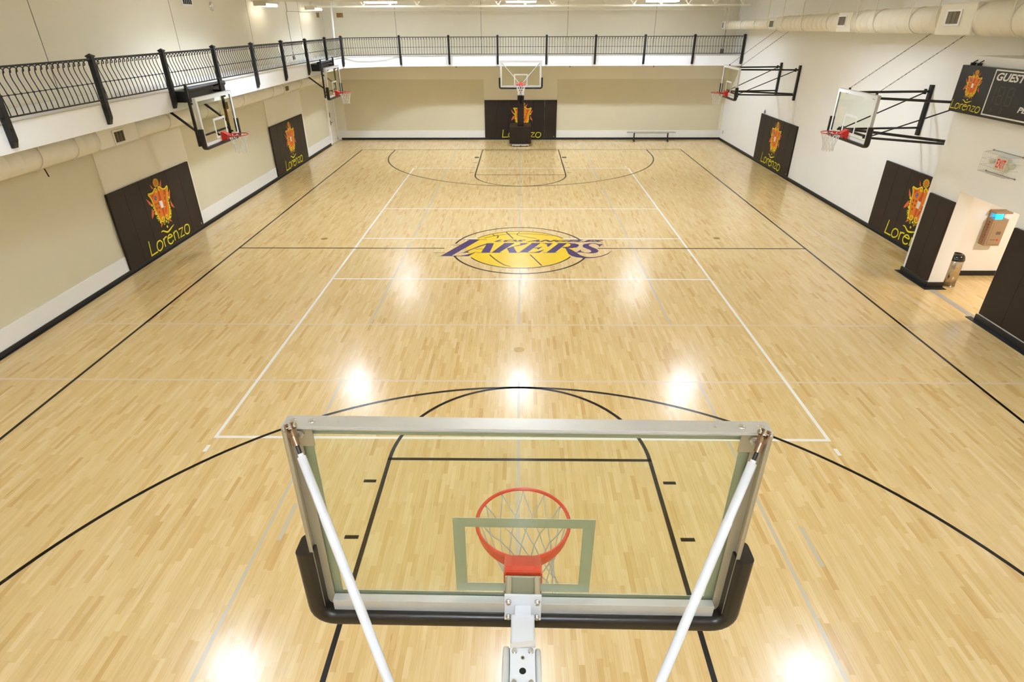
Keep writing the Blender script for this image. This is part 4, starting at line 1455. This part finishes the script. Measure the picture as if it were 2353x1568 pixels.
# ------------------------------------------------------------------ waste bin
TB = thing('trash_can', 'round stainless steel bin with black lid in the recess', 'trash can', (9.80, -2.34, 0))
b = MB()
b.lathe([(0.0, 0.02), (0.158, 0.02), (0.158, 0.62), (0.15, 0.63)], n=40)
b.build('bin_body', M['stainless'], TB)
b = MB()
b.lathe([(0.0, 0.0), (0.163, 0.0), (0.163, 0.022), (0.158, 0.022)], n=32)
b.build('base_ring', M['stainless'], TB)
b = MB()
b.lathe([(0.168, 0.62), (0.17, 0.64), (0.166, 0.66), (0.15, 0.715), (0.115, 0.755), (0.085, 0.765), (0.082, 0.74), (0.0, 0.73)], n=40)
b.build('bin_lid', mat('black_gloss_lid', '#14120F', 0.15, coat=0.5), TB)
b = MB(); b.disc(0, 0, 0.082, lambda u, v, w: (u, v, 0.742), 24)
b.build('lid_opening', M['dark_hole'], TB)

# ------------------------------------------------------------------ bench at the back wall
BN = thing('bench', 'long low aluminium bench with black legs at the back wall', 'bench', (6.61, 16.22, 0))
b = MB(); b.box(-1.2, 1.2, -0.13, 0.13, 0.42, 0.455); b.box(-1.21, -1.2, -0.13, 0.13, 0.40, 0.46); b.box(1.2, 1.21, -0.13, 0.13, 0.40, 0.46)
b.build('seat', M['bench_alu'], BN, bevel=0.004)
for s in (-0.85, 0.85):
    b = MB(); b.beam((s, 0, 0.42), (s, 0, 0.06), 0.06, 0.05); b.beam((s, -0.2, 0.03), (s, 0.16, 0.03), 0.06, 0.05)
    b.beam((s, -0.18, 0.05), (s, 0, 0.14), 0.04)
    b.build('leg', M['black_iron'], BN)
b = MB(); b.beam((-0.85, 0, 0.39), (0.85, 0, 0.39), 0.03)
b.build('brace', M['alu'], BN)

# ------------------------------------------------------------------ floor sleeve covers
for lab, x, y in (('round brass floor cover on the centre line before the far key', -0.01, 5.66),
                  ('round brass floor cover left of the centre logo', -5.52, 0.87),
                  ('round brass floor cover right of the centre logo', 5.51, 0.95),
                  ('round brass floor cover between the logo and the near key', -0.01, -5.44)):
    b = MB(); b.lathe([(0, 0.0032), (0.085, 0.0032), (0.09, 0.003), (0.095, 0.0)], n=28)
    o = b.build('floor_cover', M['sleeve'])
    o.location = (x, y, 0)
    tag(o, lab, 'floor cover', 'brass floor covers')

# ------------------------------------------------------------------ ducts
def duct(b, x, z, segs, n=28, seams=0.33):
    """segs: (y0, y1, radius)"""
    for y0, y1, r in segs:
        prof, y = [], y0
        prof.append((0.0, y0)); prof.append((r, y0))
        while y < y1 - seams:
            y += seams
            prof += [(r, y - 0.012), (r + 0.006, y), (r, y + 0.012)]
        prof += [(r, y1), (0.0, y1)]
        mt = Matrix.Translation((x, 0, z)) @ Matrix.Rotation(-PI / 2, 4, 'X')
        b.lathe([(a, t) for a, t in prof], n=n, mtx=mt)
def grille_part(parent, x, y, z, nx, w=0.42, h=0.24, frame='white', kids=True):
    """nx: -1 faces -X, 1 faces +X"""
    b = MB()
    x0, x1 = sorted((x, x + nx * 0.02))
    for (a0, a1, c0, c1) in ((-w / 2 - 0.035, w / 2 + 0.035, h / 2, h / 2 + 0.035), (-w / 2 - 0.035, w / 2 + 0.035, -h / 2 - 0.035, -h / 2),
                             (-w / 2 - 0.035, -w / 2, -h / 2, h / 2), (w / 2, w / 2 + 0.035, -h / 2, h / 2)):
        b.box(x0, x1, y + a0, y + a1, z + c0, z + c1)
    fr = b.build('vent_frame', M['duct'] if frame == 'duct' else M['white'], parent)
    b = MB()
    b.cur = 1
    b.box(*sorted((x + nx * 0.001, x + nx * 0.004)), y - w / 2, y + w / 2, z - h / 2, z + h / 2)
    b.cur = 0
    for i in range(9):
        zz = z - h / 2 + h * (i + 0.5) / 9
        b.box(*sorted((x + nx * 0.004, x + nx * 0.014)), y - w / 2, y + w / 2, zz - 0.004, zz + 0.004)
    for i in range(1, 3):
        yy = y - w / 2 + w * i / 3
        b.box(*sorted((x + nx * 0.004, x + nx * 0.016)), yy - 0.006, yy + 0.006, z - h / 2, z + h / 2)
    b.build('louvre', [M['grille'], M['dark_hole'] if frame == 'duct' else M['conduit']], fr)

DR = thing('air_duct', 'large cream round air duct with square vents hung along the right side', 'air duct', (9.4, 4, 5.3))
DX, DZ = 9.4, 5.3
def rel(o):
    return (-9.4, -4, -5.3)
DR.rotation_euler = (-0.010, 0, 0)
DR.location.z = 5.315
b = MB()
duct(b, 0, 0, [(9.9 - 4, 15.3 - 4, 0.16), (4.5 - 4, 9.2 - 4, 0.235), (-0.2 - 4, 3.7 - 4, 0.27), (-13 - 4, -1.35 - 4, 0.32)])
b.build('duct_tube', M['duct'], DR)
for y0, y1, r in ((15.3, 15.75, 0.17), (9.2, 9.9, 0.2), (3.7, 4.5, 0.25), (-1.35, -0.2, 0.30)):
    b = MB()
    b.box(-r, r * 0.9, y0 - 4, y1 - 4, -r, r)
    b.build('vent_box', M['duct'], DR, bevel=0.03)
grille_part(DR, -0.175, 11.55, 0.0, -1, w=0.2, h=0.2)
grille_part(DR, -0.205, 5.62, 0.0, -1, w=0.4, h=0.2)
grille_part(DR, -0.255, 0.2, 0.03, -1, w=0.42, h=0.21)
grille_part(DR, -0.305, -4.72, 0.03, -1, w=0.4, h=0.23)
b = MB()
for y in (15.0, 13.2, 11.6, 10.2, 8.6, 7.0, 5.2, 3.4, 2.5, 0.9, -0.1, -2.4, -5, -8):
    r = 0.16 if y > 9.9 else 0.235 if y > 4.4 else 0.27 if y > -0.3 else 0.32
    b = MB()
    b.tube([(-r - 0.01, y - 4, 0.0), (-r - 0.01, y - 4, 1.6)], 0.014, 6)
    b.tube([((r + 0.008) * math.cos(2 * PI * k_ / 24), y - 4, (r + 0.008) * math.sin(2 * PI * k_ / 24)) for k_ in range(24)], 0.012, 5, closed=True)
    b.build('hanger_strap', M['duct'], DR)

DL = thing('air_duct', 'cream round air duct slung under the left balcony', 'air duct', (-9.0, 0, 3.2))
b = MB()
duct(b, 0, 0, [(-15, -2.3, 0.24), (-0.9, 3.3, 0.22), (3.9, 8.6, 0.2), (9.2, 14.2, 0.18)])
b.build('duct_tube', M['duct'], DL)
for y0, y1, r in ((-2.3, -0.9, 0.2), (3.3, 3.9, 0.19), (8.6, 9.2, 0.17)):
    b = MB()
    b.box(-r, r, y0, y1, -r, r)
    b.build('vent_box', M['duct'], DL, bevel=0.02)
grille_part(DL, 0.205, -1.62, -0.03, 1, w=0.34, h=0.22, frame='duct')
grille_part(DL, 0.195, 3.62, -0.02, 1, w=0.36, h=0.2, frame='duct')
grille_part(DL, 0.175, 8.9, -0.02, 1, w=0.36, h=0.16, frame='duct')
b = MB()
for y in (-12, -8, -4.0, -3.0, 0.5, 2.5, 5.0, 7.5, 10.5, 13):
    b = MB()
    b.tube([(0.23, y, 0.0), (0.23, y, 0.34)], 0.012, 5)
    r = 0.25 if y < -2 else 0.228 if y < 3.3 else 0.208 if y < 8.6 else 0.188
    b.tube([(r * math.cos(2 * PI * k_ / 24), y, r * math.sin(2 * PI * k_ / 24)) for k_ in range(24)], 0.01, 5, closed=True)
    b.build('hanger_strap', M['duct'], DL)

b = MB(); b.tube([(-9.2, -3.5, 2.88), (-9.2, -3.46, 2.72)], 0.012, 6)
o = b.build('pipe_stub', M['black'], DL)
o.location = (9.0, 0, -3.2)

# ------------------------------------------------------------------ lamps
def high_bay(label, x, y):
    r = thing('ceiling_lamp', label, 'ceiling lamp', (x, y, LAMP_Z), 0, 'rows of bright ceiling lamps')
    return r
lamp0 = high_bay('bright ceiling lamp, left one of the far row', -5.8, 12.9)
b = MB(); b.lathe([(0.16, 0.0), (0.165, -0.06), (0.15, -0.13), (0.11, -0.18), (0.06, -0.205), (0.0, -0.21)], n=24)
b.build('diffuser', M['lamp'], lamp0)
b = MB()
b.box(-0.62, 0.62, -0.34, 0.34, 0.002, 0.1)
b.build('housing', M['lamp_body'], lamp0)
b = MB()
for a in ((-0.62, 0.62, -0.34, -0.32), (-0.62, 0.62, 0.32, 0.34), (-0.62, -0.60, -0.32, 0.32), (0.60, 0.62, -0.32, 0.32)):
    b.box(*a, -0.36, 0.002)
b.build('skirt', M['lamp_skirt'], lamp0)  # shape set to cut light off the upper walls; glow put into its colour
b = MB()
for s in (-0.5, 0.5):
    b.tube([(s, 0, 0.1), (s, 0, ZC - LAMP_Z)], 0.008, 5)
b.split('hanger_rod', M['lamp_body'], lamp0)
b = MB(); b.box(-0.62, 0.62, -0.32, 0.32, 0.104, 0.11)
b.build('fill_uplight', M['lamp_up'], lamp0)  # glowing plate added on top to lift the dark ceiling and upper walls
names = {-15.8: 'unseen added row behind the camera', 12.9: 'far row', 2.7: 'middle row', -7.7: 'row nearest the foreground hoop'}
for y in (12.9, 2.7, -7.7, -15.8):
    for x, side in ((-5.8, 'left one'), (0.0, 'centre one'), (5.8, 'right one')):
        if (x, y) == (-5.8, 12.9):
            continue
        c = copy_tree(lamp0)
        if y < -5:
            for ch in children(c):
                if ch.name.startswith('diffuser'):
                    ch.data = ch.data.copy()
                    ch.data.materials[0] = M['lamp_dim'] if y < -15 else M['lamp_mid']
        place(c, 'bright ceiling lamp, %s of the %s' % (side, names[y]), (x, y, LAMP_Z))

# fluorescent fixtures along the left wall, above the balcony
def wall_light(label, loc):
    r = thing('fluorescent_light', label, 'wall light', loc, 0, 'fluorescent fixtures over the left balcony')
    return r
w0 = wall_light('white fluorescent fixture high on the left wall, nearer the camera', (-9.0, 8.9, 5.93))
b = MB()
for x in (-0.1, 0.1):
    b.tube([(x, -0.6, -0.03), (x, 0.6, -0.03)], 0.045, 10)
b.split('tube', M['lamp_tube'], w0)
b = MB(); b.box(-0.2, 0.2, -0.65, 0.65, 0.02, 0.09); b.box(-0.2, 0.2, -0.75, -0.62, -0.06, 0.09); b.box(-0.43, -0.2, -0.03, 0.03, 0.03, 0.08)
b.build('housing', M['lamp_body'], w0)
w1 = copy_tree(w0)
place(w1, 'white fluorescent fixture high on the left wall, by the back corner', (-9.0, 14.3, 5.90))

# ------------------------------------------------------------------ roof steel, pipes and small fittings
J = thing('roof_joist', 'cream steel roof joist with angled web bars crossing the hall at the far end', 'roof joist', (0, 14.0, 5.97))
b = MB(); b.box(XL + 0.02, XR - 0.5, -0.05, 0.05, -0.04, 0.03)
b.build('bottom_chord', M['ceil'], J)
b = MB(); b.box(XL + 0.02, XR - 0.5, -0.05, 0.05, 0.8, 0.87)
b.build('top_chord', M['ceil'], J)
b = MB()
for i in range(16):
    x = -9.1 + i * 1.16
    b.beam((x, 0, 0.03), (x + 0.58, 0, 0.8), 0.04)
    b.beam((x + 0.58, 0, 0.8), (x + 1.16, 0, 0.03), 0.04)
b.build('web_bar', M['ceil'], J)
for yj, lab in ((8.6, 'cream steel roof joist over the far half of the hall'), (3.2, 'cream steel roof joist over mid-court'), (-2.2, 'cream steel roof joist over the near half of the hall')):
    c = copy_tree(J)
    c['label'] = lab
    c.location = (0, yj, 6.04)
b = MB()
b.tube([(-7.65, 16.35, 5.93), (-7.55, 16.35, 5.85), (9.9, 16.35, 5.85), (10.0, 16.35, 5.9)], 0.03, 8)
for x in (-7.2, -3.5, 0.2, 3.9, 7.6):
    b.tube([(x, 16.35, 5.85), (x, 16.35, 6.94)], 0.008, 5)
tag(b.build('sprinkler_pipe', M['ceil']), 'cream sprinkler pipe running along the top of the back wall', 'pipe')
b = MB()
b.tube([(-8.3, 14.12, ZT + 0.002), (-8.16, 14.12, ZC)], 0.035, 10)
tag(b.build('suspension_rod', M['white']), 'white rod from the ceiling to the corner of the balcony', 'rod')
XBR = thing('duct_support', 'cream cross-braced hanger over the far end of the right duct', 'duct support', (9.4, 15.55, 5.47))
b = MB()
for x in (-0.16, 0.16):
    b.beam((x, 0, 0), (x, 0, 1.48), 0.03)
b.split('hanger_post', M['ceil'], XBR)
b = MB()
b.beam((-0.14, 0, 0.02), (0.14, 0, 0.55), 0.035)
b.beam((0.14, 0, 0.02), (-0.14, 0, 0.55), 0.035)
b.split('cross_brace', M['ceil'], XBR)

VG = thing('wall_vent', 'dark slotted air vent high on the left wall above the railing', 'vent', (XL, 4.02, 5.98), PI / 2)
b = MB(); b.box(-0.3, 0.3, -0.03, 0, -0.2, 0.2)
b.build('vent_frame', M['white_wall'], VG, bevel=0.004)
b = MB()
for i in range(5):
    b.box(-0.25 + i * 0.1, -0.175 + i * 0.1, -0.034, -0.03, -0.16, 0.17)
b.split('vent_slot', M['dark_hole'], VG)
DM = thing('wall_fan_hood', 'small round cream fitting high on the left wall', 'round fitting', (XL, 5.46, 5.80), PI / 2)
b = MB()
mt = Matrix.Rotation(PI / 2, 4, 'X')
b.lathe([(0.12, 0.0), (0.12, 0.03), (0.09, 0.05), (0.07, 0.04), (0.0, 0.035)], n=20, mtx=mt)
b.build('fitting_ring', M['bolt'], DM)
b = MB()
b.lathe([(0.068, 0.036), (0.05, 0.055), (0.0, 0.065)], n=16, mtx=mt)
b.build('fitting_dome', M['cream'], DM)
CB = thing('conduit_run', 'thin grey conduit with a box running down the upper left wall', 'conduit', (XL + 0.012, 11.85, 5.0), PI / 2)
b = MB()
b.tube([(0.05, -0.012, 1.4), (0.12, -0.012, 0.78), (0.0, -0.012, 0.72), (0.02, -0.012, -0.85)], 0.009, 5)
b.tube([(0.0, -0.012, 0.76), (3.0, -0.012, 0.78)], 0.006, 5)
b.build('conduit', M['conduit'], CB)
b = MB(); b.box(-0.06, 0.08, -0.045, 0, -0.98, -0.85)
b.build('junction_box', M['conduit'], CB)
b = MB(); b.tube([(9.62, 16.4, 4.15), (9.66, 16.4, 5.3)], 0.012, 6)
b.box(9.54, 9.68, 16.34, 16.46, 4.02, 4.2)
tag(b.build('pull_cord', M['conduit']), 'dark hanging cord with a small box behind the right end of the back railing', 'cord')
b = MB(); b.box(XR - 0.012, XR, 16.27, 16.35, 0.36, 0.5)
tag(b.build('wall_outlet', M['outlet']), 'small grey wall outlet low in the far right corner', 'outlet')
b = MB(); b.box(XR - 0.05, XR, 11.30, 11.37, 1.955, 2.06); b.tube([(XR - 0.025, 11.335, 2.06), (XR - 0.025, 11.335, 2.11)], 0.012, 6)
tag(b.build('wall_sensor', mat('sensor_body', '#8F8FA0', 0.5)), 'tiny grey sensor above the farther right wall pad', 'sensor')
b = MB()
for x, z in ((-3.9, 3.4), (0.55, 3.42), (6.6, 3.42)):
    pass
for i, x in enumerate((-3.1, 2.35, 6.35)):
    b = MB()
    b.tube([(x, 16.0, ZU), (x, 16.0, ZU - 0.09)], 0.02, 8)
    b.lathe([(0.0, -0.02), (0.035, -0.015), (0.0, 0.0)], (x, 16.0, ZU - 0.09), 8)
    b.build('sprinkler_head', M['brown_hw'], bal)

# unseen lamp added in the recess ceiling to brighten the recess
RL = thing('recess_fill_lamp', 'unseen round downlight added to brighten the wall recess', 'ceiling lamp', (11.2, -3.9, 2.44))
b = MB(); b.lathe([(0.0, -0.012), (0.16, -0.012), (0.16, 0.0)], n=24)
b.build('diffuser', mat('recess_fill_diffuser', '#FFFFFF', 0.4, emit=(1.0, 0.9, 0.8), estr=130.0), RL)
b = MB(); b.lathe([(0.16, 0.0), (0.165, -0.02), (0.19, -0.02), (0.195, 0.0)], n=24)
b.build('trim_ring', M['white'], RL)
